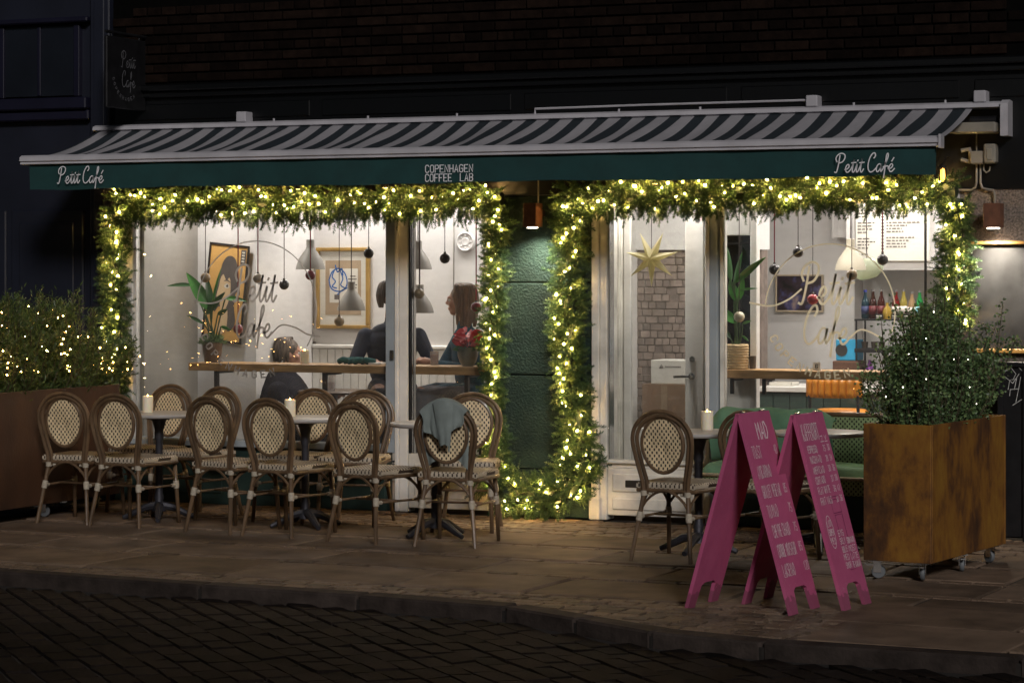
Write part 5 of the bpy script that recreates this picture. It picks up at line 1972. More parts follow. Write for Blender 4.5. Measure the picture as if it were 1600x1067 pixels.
pendant(653, 421, 1.1, 40, 'grey dome pendant lamp half behind the white window post, upper of two', 5)
pendant(656, 489, .9, 40, 'grey dome pendant lamp half behind the white window post, lower of two', 4)
pendant(1329, 422, 1.2, 47, 'cream dome pendant lamp glowing over the right hand counter', 9, True)

# unseen ceiling lights of the lit rooms; some added to brighten dark spots
M['ceil_face'] = emit('ceiling_light_face', (1, .93, .86), 9)
for x, y, e, lab in ((-2.75, .42, 18, 'unseen round ceiling light added to brighten the orange poster'), (-2.1, 1.62, 14, 'round ceiling light between the poster and the gold frame'), (-1.3, 1.6, 14, 'round ceiling light over the gold framed picture'), (-.5, 1.6, 14, 'round ceiling light over the seated woman'),
                    (1.0, .2, 34, 'unseen round ceiling light added to brighten the lobby and paper star'), (1.75, .5, 18, 'unseen round ceiling light added to brighten the basket plant'), (2.6, .5, 24, 'unseen round ceiling light added to brighten the number card shelf'), (1.0, 1.15, 6, 'round ceiling light over the cartons in the lobby'), (2.1, 2.1, 24, 'round ceiling light over the green counter'), (3.0, 1.9, 22, 'round ceiling light in front of the menu panel'), (3.6, 2.45, 22, 'unseen round ceiling light added to brighten the kitchen corner'), (4.4, 1.4, 18, 'round ceiling light at the far right of the counter room')):
    o = thing('ceiling_light', lab, 'ceiling light', (x, y, 2.7), 0, 'round ceiling lights')
    b = MB(); b.lathe([(0, 0), (.14, 0), (.14, .028), (0, .028)], (x, y, 2.69), 20); b.part('housing', M['white_paint'], o)
    b = MB(); b.lathe([(0, 0), (.125, 0), (.125, .004), (0, .004)], (x, y, 2.684), 20); b.part('diffuser', M['ceil_face'], o)
    lamp('AREA', (x, y, 2.682), e, (1, .93, .88), o, size=.26, target=(x, y, 0))

# ---------------------------------------------------------------- pictures on the walls
M['black_frame'] = mat('black_frame', (.02, .016, .015), .4)
M['orange_paper'] = mat('orange_paper', (.66, .38, .12), .7, var=.08)
M['ink_black'] = mat('ink_black', (.02, .018, .018), .7)
M['ink_grey'] = mat('ink_grey', (.1, .085, .08), .7)
M['paper_skin'] = mat('poster_skin', (.68, .5, .3), .7, var=.05)
M['paper_white'] = mat('paper_white', (.7, .67, .6), .8, var=.05)
def flat(b, pts, O, U, V, N, lift, mi=0):
    O, U, V, N = Vector(O), Vector(U), Vector(V), Vector(N)
    b.add([O + U * x + V * y + N * lift for x, y in pts], [tuple(range(len(pts)))], mi)
PYW = .93
tl, tr_, br_, bl_ = at(329, 378, PYW - .03), at(391, 385, PYW - .03), at(380, 539, PYW - .03), at(320, 531, PYW - .03)
po_ = thing('poster', 'orange framed poster of a dark haired half hidden face, hanging crooked', 'poster', (tl + br_) / 2)
U = (tr_ - tl).normalized(); V = Vector((-U.z, 0, U.x)); N = Vector((0, -1, 0))
wp, hp_ = (tr_ - tl).length, (tl - bl_).length
O = tl - V * hp_
b = MB()
fw = .016
for (a, c_, e, f) in ((0, 0, wp, fw), (0, hp_ - fw, wp, hp_), (0, fw, fw, hp_ - fw), (wp - fw, fw, wp, hp_ - fw)):
    b.prism([(a, c_), (e, c_), (e, f), (a, f)], O, U, V, N, .012)
b.part('frame', M['black_frame'], po_)
b = MB(); b.prism([(fw, fw), (wp - fw, fw), (wp - fw, hp_ - fw), (fw, hp_ - fw)], O - N * .008, U, V, N, .012); b.part('print', M['orange_paper'], po_)
def S2(pts):
    return [(x * wp, y * hp_) for x, y in smooth_path(pts, 4, True)]
b = MB()
flat(b, S2([(.3, .62), (.36, .8), (.5, .88), (.68, .85), (.78, .7), (.86, .5), (.76, .52), (.74, .38), (.8, .2), (.62, .12), (.5, .3), (.36, .36), (.26, .3), (.2, .42)]), O, U, V, N, .006, 0)
flat(b, S2([(.36, .66), (.46, .7), (.58, .66), (.62, .5), (.55, .36), (.44, .3), (.36, .42), (.28, .46), (.32, .56)]), O, U, V, N, .007, 1)
flat(b, S2([(.46, .3), (.58, .34), (.6, .16), (.48, .08), (.36, .14)]), O, U, V, N, .0075, 1)
flat(b, S2([(.4, .72), (.6, .74), (.66, .6), (.6, .64), (.56, .66), (.5, .63), (.44, .67)]), O, U, V, N, .008, 0)
flat(b, S2([(.45, .57), (.52, .6), (.59, .57), (.52, .55)]), O, U, V, N, .0085, 2)
flat(b, S2([(.5, .575), (.54, .59), (.56, .57), (.53, .56)]), O, U, V, N, .009, 0)
flat(b, S2([(.43, .62), (.52, .64), (.61, .61), (.52, .625)]), O, U, V, N, .0092, 0)
flat(b, [(x * wp, y * hp_) for x, y in ((.8, .8), (.93, .8), (.93, .955), (.8, .955))], O, U, V, N, .006, 0)
for k in range(4):
    y = .83 + k * .03
    flat(b, [(x * wp, yy * hp_) for x, yy in ((.83, y), (.9, y), (.9, y + .016), (.83, y + .016))], O, U, V, N, .008, 2)
b.part('drawing', [M['ink_grey'], M['paper_skin'], M['paper_white']], po_, fix=False)
PB = BY - .03
tl, br_ = at(494, 387, PB), at(577, 514, PB)
pg = thing('picture', 'gold framed picture of loose blue brush lines on a tan mount', 'picture', (tl + br_) / 2)
x0, x1, z0, z1 = tl.x, br_.x, br_.z, tl.z
M['gold'] = mat('gold_frame', (.36, .22, .06), .4, metal=.3, var=.2, scale=8)
M['tan_paper'] = mat('tan_paper', (.4, .3, .2), .8, var=.06)
M['blue_ink'] = mat('blue_ink', (.02, .12, .4), .6, var=.2, scale=20)
fw = .03
for (a, c_, e, f) in ((x0, z0, x1, z0 + fw), (x0, z1 - fw, x1, z1), (x0, z0 + fw + .0005, x0 + fw, z1 - fw - .0005), (x1 - fw, z0 + fw + .0005, x1, z1 - fw - .0005)):
    b = MB(); b.box((a, PB - .012, c_), (e, PB + .028, f), bev=.005); b.part('frame', M['gold'], pg)
b = MB(); b.box((x0 + fw, PB + .008, z0 + fw), (x1 - fw, PB + .026, z1 - fw)); b.part('mount', M['paper_white'], pg)
O = Vector((x0, PB + .008, z0)); U, V, N = Vector((1, 0, 0)), Vector((0, 0, 1)), Vector((0, -1, 0))
W_, H_ = x1 - x0, z1 - z0
b = MB()
flat(b, [(x * W_, y * H_) for x, y in ((.17, .17), (.84, .17), (.84, .84), (.17, .84))], O, U, V, N, .002, 0)
flat(b, [(x * W_, y * H_) for x, y in ((.25, .32), (.78, .32), (.78, .74), (.25, .74))], O, U, V, N, .003, 1)
for pts in ([(.24, .6), (.3, .7), (.42, .74), (.54, .68), (.58, .56), (.52, .48), (.4, .46), (.28, .5), (.24, .6)], [(.34, .72), (.3, .64), (.36, .58), (.3, .52), (.38, .5)], [(.44, .73), (.5, .62), (.46, .54), (.54, .5)], [(.36, .78), (.4, .7), (.48, .74), (.5, .66)], [(.4, .42), (.48, .47), (.58, .5)]):
    ribbons(b, [[(x * W_, y * H_) for x, y in smooth_path(pts, 5)]], .011, O, U, V, N, mi=2, lift=.004)
flat(b, [(x * W_, y * H_) for x, y in ((.34, .36), (.44, .36), (.44, .42), (.34, .42))], O, U, V, N, .0045, 3)
for k, (xa, xb) in enumerate(((.64, .74), (.6, .76), (.66, .72), (.7, .77), (.68, .76))):
    y = .64 - k * .035
    flat(b, [(x * W_, yy * H_) for x, yy in ((xa, y), (xb, y), (xb, y + .012), (xa, y + .012))], O, U, V, N, .0045, 3)
b.part('artwork', [M['tan_paper'], M['paper_white'], M['blue_ink'], M['ink_grey']], pg, fix=False)
# round plaster plate, socket
p = at(728, 378, BY - .01)
rp = thing('wall_plate', 'round white embossed plate on the white wall above the woman', 'wall plate', p)
b = MB(); b.lathe([(0, .012), (.03, .016), (.036, .01), (.06, .012), (.07, .022), (.078, .012), (.082, 0)], p, 30, M=Matrix.Rotation(R(90), 4, 'X')); b.part('plate', M['wall_white'], rp, smooth=True)
for k in range(8):
    a = k * math.pi / 4
    b = MB(); b.sphere(p + Vector((.048 * math.cos(a), -.012, .048 * math.sin(a))), (.009, .006, .009), 8, 6); b.part('boss', M['wall_white'], rp, smooth=True)
p = at(490, 538, BY - .01)
b = MB(); b.box((p.x - .017, BY - .016, p.z - .024), (p.x + .017, BY - .001, p.z + .024), bev=.003); b.box((p.x - .01, BY - .019, p.z - .016), (p.x + .01, BY - .015, p.z + .016))
b.solo('socket', M['ink_grey'], 'small grey wall socket above the white wainscot rail', 'socket', p)
# conduit line on the right part of the back wall
p0 = at(709, 350, BY - .01)
b = MB(); b.tube([(p0.x, BY - .012, 2.7), (p0.x, BY - .012, zd + .04)], .006, 6)
b.solo('wall_conduit', M['wall_grey'], 'thin vertical conduit on the white back wall', 'conduit', (p0.x, BY, zd), smooth=True)

# dark picture, menu panel in the right room
PB2 = RY - .03
tl, br_ = at(1211, 429, PB2), at(1286, 488, PB2)
pd = thing('picture', 'dark photograph in a thin pale frame on the wall of the right room', 'picture', (tl + br_) / 2)
x0, x1, z0, z1 = tl.x, br_.x, br_.z, tl.z
M['pale_wood'] = mat('pale_wood', (.42, .34, .24), .5)
for (a, c_, e, f) in ((x0, z0, x1, z0 + .014), (x0, z1 - .014, x1, z1), (x0, z0 + .0145, x0 + .014, z1 - .0145), (x1 - .014, z0 + .0145, x1, z1 - .0145)):
    b = MB(); b.box((a, PB2 - .004, c_), (e, PB2 + .028, f), bev=.003); b.part('frame', M['pale_wood'], pd)
t = NT('dark_photo')
n = t.noise(t.coord(), 9, 3)
t.l(t.ramp(n, [(.35, (.008, .007, .008)), (.5, (.035, .02, .03)), (.6, (.06, .06, .16)), (.72, (.3, .22, .2))]), t.p.inputs['Base Color'])
t.p.inputs['Roughness'].default_value = .3
b = MB(); b.box((x0 + .014, PB2 + .006, z0 + .014), (x1 - .014, PB2 + .026, z1 - .014)); b.part('print', t.mat, pd)
yM = RY - .33
tl, br_ = at(1337, 318, yM), at(1452, 408, yM)
mp = thing('wall_menu', 'white menu panel with two columns of small grey print high on the soffit', 'menu', (tl + br_) / 2)
b = MB(); b.box((tl.x, yM, br_.z), (br_.x, yM + .028, tl.z), bev=.003); b.part('panel', M['paper_white'], mp)
b = MB(); rr = random.Random(4)
for (pa, pb, rows) in ((1340, 1370, 15), (1385, 1438, 14)):
    for k in range(rows):
        py = 330 + k * (4.9 if pa < 1380 else 4.7)
        a, c_ = at(pa, py, yM), at(pa + (pb - pa) * rr.uniform(.45, 1), py, yM)
        if k % 5 == 3: continue
        # short dashes like tiny words
        x = a.x
        while x < c_.x:
            l_ = rr.uniform(.012, .035)
            flat(b, [(x, 0), (min(x + l_, c_.x), 0), (min(x + l_, c_.x), .009), (x, .009)], (0, yM, a.z), (1, 0, 0), (0, 0, 1), (0, -1, 0), .002)
            x += l_ + .008
for k in range(14):
    a = at(1377, 330 + k * 5, yM)
    flat(b, [(0, 0), (.022, 0), (.022, .009), (0, .009)], a, (1, 0, 0), (0, 0, 1), (0, -1, 0), .002)
b.part('print', M['ink_grey'], mp, fix=False)
b = MB(); a = at(1302, 372, RY - .1); c_ = at(1334, 330, RY - .1); b.box((a.x, RY - .14, a.z), (c_.x, RY - .002, 2.71), bev=.004)
b.solo('duct_box', M['wall_white'], 'white boxed duct high on the wall left of the menu panel', 'duct', (a.x, RY, a.z))
M['screen_arm'] = M['dark_metal']
p = at(1446, 400, 1.5)
b = MB(); b.tube([(p.x, 1.5, 2.71), (p.x, 1.5, .9)], .01, 8)
b.solo('slim_post', M['dark_metal'], 'slim dark vertical pole standing behind the right garland', 'pole', (p.x, 1.5, .9), smooth=True)

# ---------------------------------------------------------------- counter, rack, bottles
CYF = 1.75
c0, c1 = at(1180, 600, CYF).x, 4.6
ct = thing('counter', 'dark green boarded counter with a pale worktop behind the right window', 'counter', ((c0 + c1) / 2, CYF + .3, .05))
ztop = at(1220, 608, CYF).z
b = MB(); b.box((c0, CYF - .03, ztop - .02), (c1, CYF + .62, ztop + .02), bev=.004); b.part('worktop', M['white_paint'], ct)
b = MB(); b.box((c0 + .01, CYF + .012, .05), (c1, CYF + .6, ztop - .021)); b.part('carcass', M['counter_green'], ct)
q = MB(); q.box((.002, -.012, 0), (.128, .006, ztop - .08), bev=.004)
bme2 = q.mesh('board', M['counter_green'])
for i in range(int((c1 - c0) / .13)):
    piece('board', bme2, ct, (c0 - (c0 + c1) / 2 + .01 + i * .13, -.29, .0))
# clutter lying on the worktop
M['clutter_dark'] = mat('dark_clutter', (.03, .03, .035), .4)
for px, wd_, hh, m, nm, lab in ((1188, .05, .05, 'clutter_dark', 'coffee_tamper', 'dark rounded coffee tool at the left end of the worktop'), (1202, .025, .07, 'clutter_dark', 'dark_cup', 'narrow dark cup on the worktop under the shelf'), (1225, .09, .022, 'paper_white', 'tray', 'low white tray on the worktop under the shelf')):
    p = at(px, 604, CYF + .2)
    b = MB()
    if nm == 'tray':
        b.box((p.x - wd_, CYF + .1, ztop + .021), (p.x + wd_, CYF + .3, ztop + .03), bev=.003)
        for a in ((-wd_, .1, -wd_ + .006, .3), (wd_ - .006, .1, wd_, .3), (-wd_, .1, wd_, .106), (-wd_, .294, wd_, .3)):
            b.box((p.x + a[0], CYF + a[1], ztop + .0305), (p.x + a[2], CYF + a[3], ztop + .045))
    else:
        b.lathe([(wd_ * .8, 0), (wd_, .006), (wd_ * .95, hh * .6), (wd_ * .6, hh), (0, hh + .003)], (p.x, CYF + .2, ztop + .021), 16)
    b.solo(nm, M[m], lab, nm.replace('_', ' '), (p.x, CYF + .2, ztop + .021), smooth=nm != 'tray')
ch_ = thing('bar_chair', 'orange channel tufted bar chair at the green counter', 'bar chair', (at(1300, 610, 1.2).x, 1.2, .05))
M['orange_leather'] = mat('orange_leather', (.62, .22, .012), .42, var=.2, scale=8, bump=.1, bscale=60, coat=.1)
xa, xb = at(1257, 607, 1.15).x, at(1345, 607, 1.15).x
za_, zb2 = at(1300, 622, 1.15).z, at(1300, 592, 1.15).z
nch = 8
for k in range(nch):
    f0, f1 = k / nch, (k + 1) / nch
    def chn(u, v, f0=f0, f1=f1):
        f = f0 + (f1 - f0) * u
        x = xa + (xb - xa) * f
        bow = .07 * (2 * f - 1) ** 2
        round_ = .02 * math.sin(math.pi * u) ** .6 * min(1, math.sin(math.pi * v) * 2.2)
        e = 1 - .12 * (2 * f - 1) ** 6
        return (x, 1.12 + bow - round_, za_ + (zb2 - za_) * (.5 + (v - .5) * e))
    b = MB(); b.grid(chn, 8, 10, thick=.05); b.part('back_channel', M['orange_leather'], ch_, smooth=True)
b = MB(); b.lathe([(0, 0), (.19, 0), (.2, .02), (.2, .05), (.17, .07), (0, .075)], ((xa + xb) / 2, 1.38, .66), 24); b.part('seat', M['orange_leather'], ch_, smooth=True)
for sx in (xa + .03, xb - .03):
    b = MB(); b.tube([(sx, 1.17, za_ + .02), (sx, 1.2, .66), (sx, 1.19, .05)], .012, 8); b.part('leg', M['cast_iron'], ch_, smooth=True)
    b = MB(); b.tube([(sx, 1.5, .68), (sx, 1.56, .05)], .012, 8); b.part('leg', M['cast_iron'], ch_, smooth=True)

RKY = 2.15
r0, r1 = at(1338, 500, RKY).x, at(1425, 500, RKY).x
rz1 = at(1380, 500, RKY).z; rz_m = at(1380, 548, RKY).z; rz0 = at(1380, 586, RKY).z
rk = thing('shelf_rack', 'black metal rack on the back counter with bottles on its top shelf', 'rack', ((r0 + r1) / 2, RKY + .12, rz0))
for x in (r0, r1):
    for y in (RKY, RKY + .25):
        b = MB(); b.box((x - .006, y - .006, rz0), (x + .006, y + .006, rz1 - .006)); b.part('post', M['dark_metal'], rk)
for z, th in ((rz1, .012), (rz_m, .03)):
    b = MB(); b.box((r0 - .012, RKY - .014, z - th / 2), (r1 + .012, RKY + .264, z + th / 2), bev=.002); b.part('shelf', M['dark_metal'], rk)
b = MB(); b.box((at(1296, 583, RKY).x, RKY - .1, .05), (5.2, RKY + .4, rz0 - .001)); b.box((at(1296, 583, RKY).x, RKY - .102, rz0 - .05), (5.2, RKY - .1, rz0 - .02))
b.solo('back_counter', M['wall_grey'], 'grey back counter carrying the black bottle rack', 'counter', (4, RKY, .05))
BOT = [(1352, 453, (.012, .04, .06), .75, 'navy', 'blue green bottle with a blue cap, leftmost on the rack'), (1364, 452, (.035, .008, .006), .8, 'red', 'tall cola brown bottle, second on the rack'), (1377, 452, (.05, .009, .007), .8, 'red', 'red brown bottle with a red label, third on the rack'),
       (1400, 453, (.2, .01, .012), .8, 'white', 'bright red bottle with a pale label on the rack'), (1412, 452, (.45, .36, .08), .6, 'white', 'pale yellow bottle on the rack'), (1425, 456, (.45, .3, .16), .6, 'white', 'short amber bottle on the rack'), (1437, 454, (.02, .3, .07), .6, 'cyan', 'green bottle with a pale blue label, last on the rack')]
LC = {'navy': (.02, .03, .1), 'red': (.11, .01, .014), 'white': (.6, .55, .5), 'cyan': (.25, .55, .6)}
LM = {k: mat('label_' + k, v, .6) for k, v in LC.items()}
M['cap_silver'] = mat('bottle_cap', (.4, .4, .42), .3, metal=.8)
M['cap_blue'] = mat('blue_cap', (.02, .03, .3), .4)
for i, (px, py, col, al, lb, lab) in enumerate(BOT):
    p = at(px, 497, RKY + .08); ht = at(px, py, RKY + .08).z - rz1 - .006
    o = thing('bottle', lab, 'bottle', (p.x, RKY + .08, rz1 + .006), 0, 'soda bottles on the rack')
    r_ = .03
    b = MB(); b.lathe([(r_ * .8, 0), (r_, .008), (r_, ht * .5), (r_ * .85, ht * .62), (r_ * .42, ht * .78), (r_ * .38, ht * .95), (0, ht * .95)], (p.x, RKY + .08, rz1 + .006), 16); b.part('body', solid_glass('bottle_glass', col, al), o, smooth=True)
    b = MB(); b.lathe([(r_ + .001, ht * .16), (r_ + .001, ht * .44)], (p.x, RKY + .08, rz1 + .006), 16); b.part('bottle_label', LM[lb], o, smooth=True, fix=False)
    b = MB(); b.lathe([(r_ * .46, ht * .93), (r_ * .46, ht * 1.0), (0, ht * 1.0)], (p.x, RKY + .08, rz1 + .006), 12); b.part('cap', M['cap_blue'] if i == 0 else M['cap_silver'], o, smooth=True)
p = at(1389, 497, RKY + .1)
b = MB(); b.lathe([(.034, 0), (.036, .05), (.028, .08), (.012, .1), (.012, .125), (0, .125)], (p.x, RKY + .05, rz1 + .006), 14)
b.solo('small_bottle', solid_glass('amber_glass', (.45, .3, .05), .6), 'squat amber bottle with a dark price tag in the row on the rack', 'bottle', (p.x, RKY + .05, rz1 + .006), smooth=True)
for px in (1374, 1399, 1417):
    p = at(px, 493, RKY)
    b = MB(); b.box((p.x - .03, RKY - .006, rz1 + .007), (p.x + .03, RKY, rz1 + .047)); tg = thing('price_tag', {1374: 'black price tag under the red brown bottles', 1399: 'black price tag under the bright red bottle', 1417: 'black price tag under the yellow bottle'}[px], 'price tag', (p.x, RKY, rz1 + .006), 0, 'price tags on the rack')
    b.part('card', M['dark_metal'], tg)
    b = MB(); b.box((p.x - .022, RKY - .0075, rz1 + .028), (p.x + .02, RKY - .0065, rz1 + .034)); b.box((p.x - .022, RKY - .0075, rz1 + .016), (p.x + .01, RKY - .0065, rz1 + .02)); b.part('print', M['paper_white'], tg)
# glasses on the middle shelf, purple spray bottle below, blue box
for k in range(6):
    x = r0 + .05 + k * .065
    b = MB(); b.lathe([(.02, 0), (.027, .05), (.024, .05), (.018, .006), (0, .005)], (x, RKY + .06 + .03 * (k % 2), rz_m + .015), 14)
    b.solo('glass', solid_glass('clear_glass', (.75, .76, .75), .35) if k > 2 else M['smoked'], ('dark smoked tumbler at the left post of the rack', 'dark smoked tumbler second from the left on the rack', 'dark smoked tumbler next to the clear ones on the rack', 'clear tumbler next to the smoked ones on the rack', 'clear tumbler second from the right on the rack', 'clear tumbler at the right end of the rack shelf')[k], 'tumbler', (x, RKY + .06, rz_m + .015), smooth=True, group='clear tumblers on the rack' if k > 2 else 'smoked tumblers on the rack')
p = at(1359, 580, RKY + .1)
b = MB(); b.lathe([(.026, 0), (.03, .004), (.028, .05), (.013, .085), (.013, .11), (0, .11)], (p.x, RKY + .1, rz0), 14)
b.solo('spray_bottle', mat('purple_liquid', (.3, .1, .42), .3), 'small purple bottle on the back counter under the rack', 'bottle', (p.x, RKY + .1, rz0), smooth=True)
p0, p1 = at(1306, 563, RKY), at(1338, 531, RKY)
bb = thing('blue_box', 'bright blue carton with a round black badge on the wooden stand', 'carton', ((p0.x + p1.x) / 2, RKY + .1, p0.z))
b = MB(); b.box((p0.x, RKY, p0.z), (p1.x, RKY + .2, p1.z), bev=.004); b.part('carton', mat('blue_card', (.02, .28, .5), .5, var=.1), bb)
b = MB(); cc = Vector(((p0.x * .72 + p1.x * .28), RKY - .002, (p0.z + p1.z) / 2))
b.lathe([(0, 0), (.047, 0), (.047, .003), (0, .003)], cc, 24, M=Matrix.Rotation(R(90), 4, 'X')); b.part('badge', M['ink_black'], bb)
p0, p1 = at(1302, 578, RKY), at(1342, 564, RKY)
b = MB(); b.box((p0.x, RKY - .02, rz0), (p1.x, RKY + .22, p1.z - .001), bev=.005)
b.solo('wooden_stand', mat('dark_wood', (.1, .045, .025), .5, var=.3, scale=6, stretch=(1, 6, 6)), 'low dark wooden stand under the blue carton', 'stand', ((p0.x + p1.x) / 2, RKY + .1, rz0))
p = at(1354, 420, 1.9)
gv = MB(); gv.lathe([(.0, -.1), (.05, -.1), (.075, -.06), (.08, .0), (.075, .06), (.05, .1), (.035, .12)], p, 20, M=Matrix.Rotation(R(78), 4, 'Y'))
o = thing('glass_lamp', 'greenish glass drum lamp hanging behind the cream pendant', 'lamp', p)
gv.part('shade', solid_glass('green_glass', (.62, .66, .52), .45), o, smooth=True)
b = MB(); b.tube([p + Vector((0, 0, .07)), (p.x, p.y, 2.71)], .004, 6); b.part('cord', M['thread'], o)

# cartons in the lobby
LBY = 1.2
p0, p1 = at(1003, 668, LBY), at(1078, 601, LBY)
bx = thing('carton', 'brown cardboard carton standing in the lobby behind the door', 'carton', ((p0.x + p1.x) / 2, LBY, .05))
M['card'] = mat('cardboard', (.21, .125, .075), .8, var=.12, scale=6)
b = MB(); b.box((p0.x, LBY, .45), (p1.x, LBY + .35, p1.z), bev=.004); b.part('body', M['card'], bx)
b = MB(); b.box((p0.x, LBY + .02, .05), (p1.x, LBY + .34, .449), bev=.004); b.part('lower_box', M['card'], bx)
b = MB(); b.box((p0.x + .15, LBY - .002, .46), (p0.x + .2, LBY, p1.z - .004)); b.part('tape', mat('tape', (.28, .19, .12), .4), bx)
q0, q1 = at(1017, 600, LBY + .02), at(1073, 563, LBY + .02)
wb_ = thing('carton', 'white carton with a small printed mark on top of the brown one', 'carton', ((q0.x + q1.x) / 2, LBY + .1, p1.z))
b = MB(); b.box((q0.x, LBY + .02, p1.z + .001), (q1.x, LBY + .3, q1.z), bev=.004); b.part('body', M['white_paint'], wb_)
b = MB(); a = at(1030, 575, LBY + .01)
ribbons(b, [[(0, 0), (.014, .024), (.028, 0), (0, 0)], [(.005, .008), (.023, .008)]], .005, (a.x, LBY + .018, a.z), (1, 0, 0), (0, 0, 1), (0, -1, 0))
for k in range(9):
    flat(b, [(.045 + k * .014, .006), (.055 + k * .014, .006), (.055 + k * .014, .015), (.045 + k * .014, .015)], (a.x, LBY + .018, a.z), (1, 0, 0), (0, 0, 1), (0, -1, 0), .0005)
b.part('print', M['ink_grey'], wb_, fix=False)
# ---------------------------------------------------------------- people seated behind the left window
M['skin'] = mat('skin', (.42, .22, .15), .5, var=.08, scale=20, sss=.1)
M['trousers'] = mat('dark_trousers', (.02, .022, .035), .8, var=.2)
M['navy_knit'] = mat('navy_knit', (.022, .026, .045), .9, var=.25, scale=12, bump=.6, bscale=14)
M['puffer'] = mat('black_puffer', (.007, .007, .011), .85, var=.35, scale=9, bump=.4, bscale=14, spec=.12)
M['blue_knit'] = mat('blue_knit', (.02, .07, .11), .9, var=.35, scale=12, bump=.6, bscale=16)
M['grey_wool'] = mat('grey_wool', (.16, .16, .18), .9, var=.15, scale=12)
M['brown_hair'] = mat('brown_hair', (.14, .075, .04), .5, var=.5, scale=40, stretch=(1, 1, .15), bump=.9, bscale=70)
M['dark_hair'] = mat('dark_hair', (.085, .06, .045), .55, var=.5, scale=40, stretch=(1, 1, .2), bump=.5, bscale=60)
M['eye_white'] = mat('eye_white', (.7, .68, .65), .2)
M['iris'] = mat('dark_iris', (.03, .02, .015), .15)

def person(label, loc, rz, seat, head_yaw, top_m, leg_m, hair_m, hair_long, hands, bulk=1.0, lean=.05):
    """local frame: +y is where the body faces; origin on the floor below the hips"""
    o = thing('person', label, 'person', loc, rz)
    b = MB()
    hz = seat + .09
    def limb(pts, rs):
        b.tube(pts, rs, 12)
        for p, r in zip(pts, rs):
            b.sphere(p, r * .995, 12, 8)
    # torso
    ch = Vector((0, lean, hz + .36)); nk = Vector((0, lean + .015, hz + .52))
    k = bulk
    for p, r in (((0, 0, hz), (.165 * k, .125 * k, .12)), ((0, lean * .4, hz + .13), (.15 * k, .115 * k, .13)), ((0, lean * .8, hz + .28), (.17 * k, .12 * k, .14)), (tuple(ch), (.18 * k, .115 * k, .11)), ((0, lean, hz + .43), (.145 * k, .09 * k, .075))):
        b.sphere(p, r, 20, 14)
    limb([ch + Vector((0, 0, .06)), nk, nk + Vector((0, .012, .07))], [.07, .056, .052])
    hc = nk + Vector((0, .03, .165))
    Hm = Matrix.Translation(hc) @ Matrix.Rotation(head_yaw, 4, 'Z')
    def hs(c_, r, n=14, m=10):
        b.sphere(Hm @ Vector(c_), r, n, m, M=Matrix.Rotation(head_yaw, 3, 'Z'))
    hs((0, -.012, .03), (.074, .092, .088), 20, 14)
    hs((0, .022, -.02), (.062, .068, .082))
    hs((0, .05, -.078), (.034, .032, .028))
    hs((0, .078, .028), (.045, .02, .014))
    hs((0, .098, -.012), (.0125, .019, .016)); hs((0, .09, .012), (.009, .013, .024))
    hs((0, .082, -.05), (.024, .014, .007)); hs((0, .08, -.06), (.021, .014, .008))
    for s_ in (-1, 1):
        hs((s_ * .074, -.008, -.004), (.01, .02, .03)); hs((s_ * .04, .062, -.022), (.024, .02, .022))
    # legs
    for s_ in (-1, 1):
        limb([(s_ * .09, .02, hz - .01), (s_ * .115, .24, hz + .005), (s_ * .12, .43, hz - .02)], [.088 * k, .074, .058])
        fz = max(.07, seat - .44)
        limb([(s_ * .12, .43, hz - .02), (s_ * .115, .42, (hz + fz) / 2), (s_ * .11, .4, fz + .02)], [.056, .055, .038])
        limb([(s_ * .11, .37, fz), (s_ * .115, .46, fz - .015), (s_ * .12, .54, fz - .025)], [.04, .038, .026])
    # arms, hands with five bent fingers
    arm_pts = []
    for s_, (elb, wri, grip) in zip((-1, 1), hands):
        sh = Vector((s_ * .178 * k, lean, hz + .4))
        elb, wri = Vector(elb), Vector(wri)
        limb([sh, (sh + elb) / 2, elb], [.058 * k, .05 * k, .044 * k])
        limb([elb, (elb + wri) / 2, wri], [.043 * k, .038 * k, .028])
        d = (wri - elb).normalized()
        up = Vector((0, 0, 1))
        side = d.cross(up).normalized()
        pal = wri + d * .05
        b.sphere(pal, (.03, .03, .03), 10, 8); b.sphere(wri + d * .075, (.034, .034, .024), 10, 8)
        b.tube([wri - d * .005, wri + d * .04, wri + d * .08], [.026, .031, .033], 10)
        for f in range(4):
            off = side * ((f - 1.5) * .017)
            L = (.055, .064, .06, .046)[f]
            base_ = wri + d * .085 + off
            p1 = base_ + d * L * .45 + up * .004
            p2 = p1 + (d * (.5 if not grip else .25) + up * -.35 + side * (-.25 * s_ if grip else 0)) * L * .6
            p3 = p2 + (d * .1 - up * .5 - side * (.5 * s_ if grip else 0)) * L * .45
            b.tube([base_, p1, p2, p3], [.0095, .009, .0085, .0075], 8)
            b.sphere(p3, .0075, 8, 6)
        th0 = wri + d * .03 - side * s_ * .026
        th1 = th0 + (d * .6 - side * s_ * .8 + up * .2) * .032
        th2 = th1 + (d * .9 - side * s_ * .1) * .03
        b.tube([th0, th1, th2], [.013, .011, .009], 8); b.sphere(th2, .009, 8, 6)
        arm_pts.append((wri, d))
    me = b.mesh('body', M['skin'], fix=False)
    tmp = bpy.data.objects.new('body_tmp', me)
    C.objects.link(tmp)
    md = tmp.modifiers.new('r', 'REMESH'); md.mode = 'VOXEL'; md.voxel_size = .0068
    ms = tmp.modifiers.new('s', 'SMOOTH'); ms.factor = .5; ms.iterations = 3
    dg = bpy.context.evaluated_depsgraph_get()
    nm = bpy.data.meshes.new_from_object(tmp.evaluated_get(dg))
    bpy.data.objects.remove(tmp)
    nm.name = 'body'
    nm.materials.clear()
    for m_ in (M['skin'], top_m, leg_m, M['trousers']):
        nm.materials.append(m_)
    idx = []
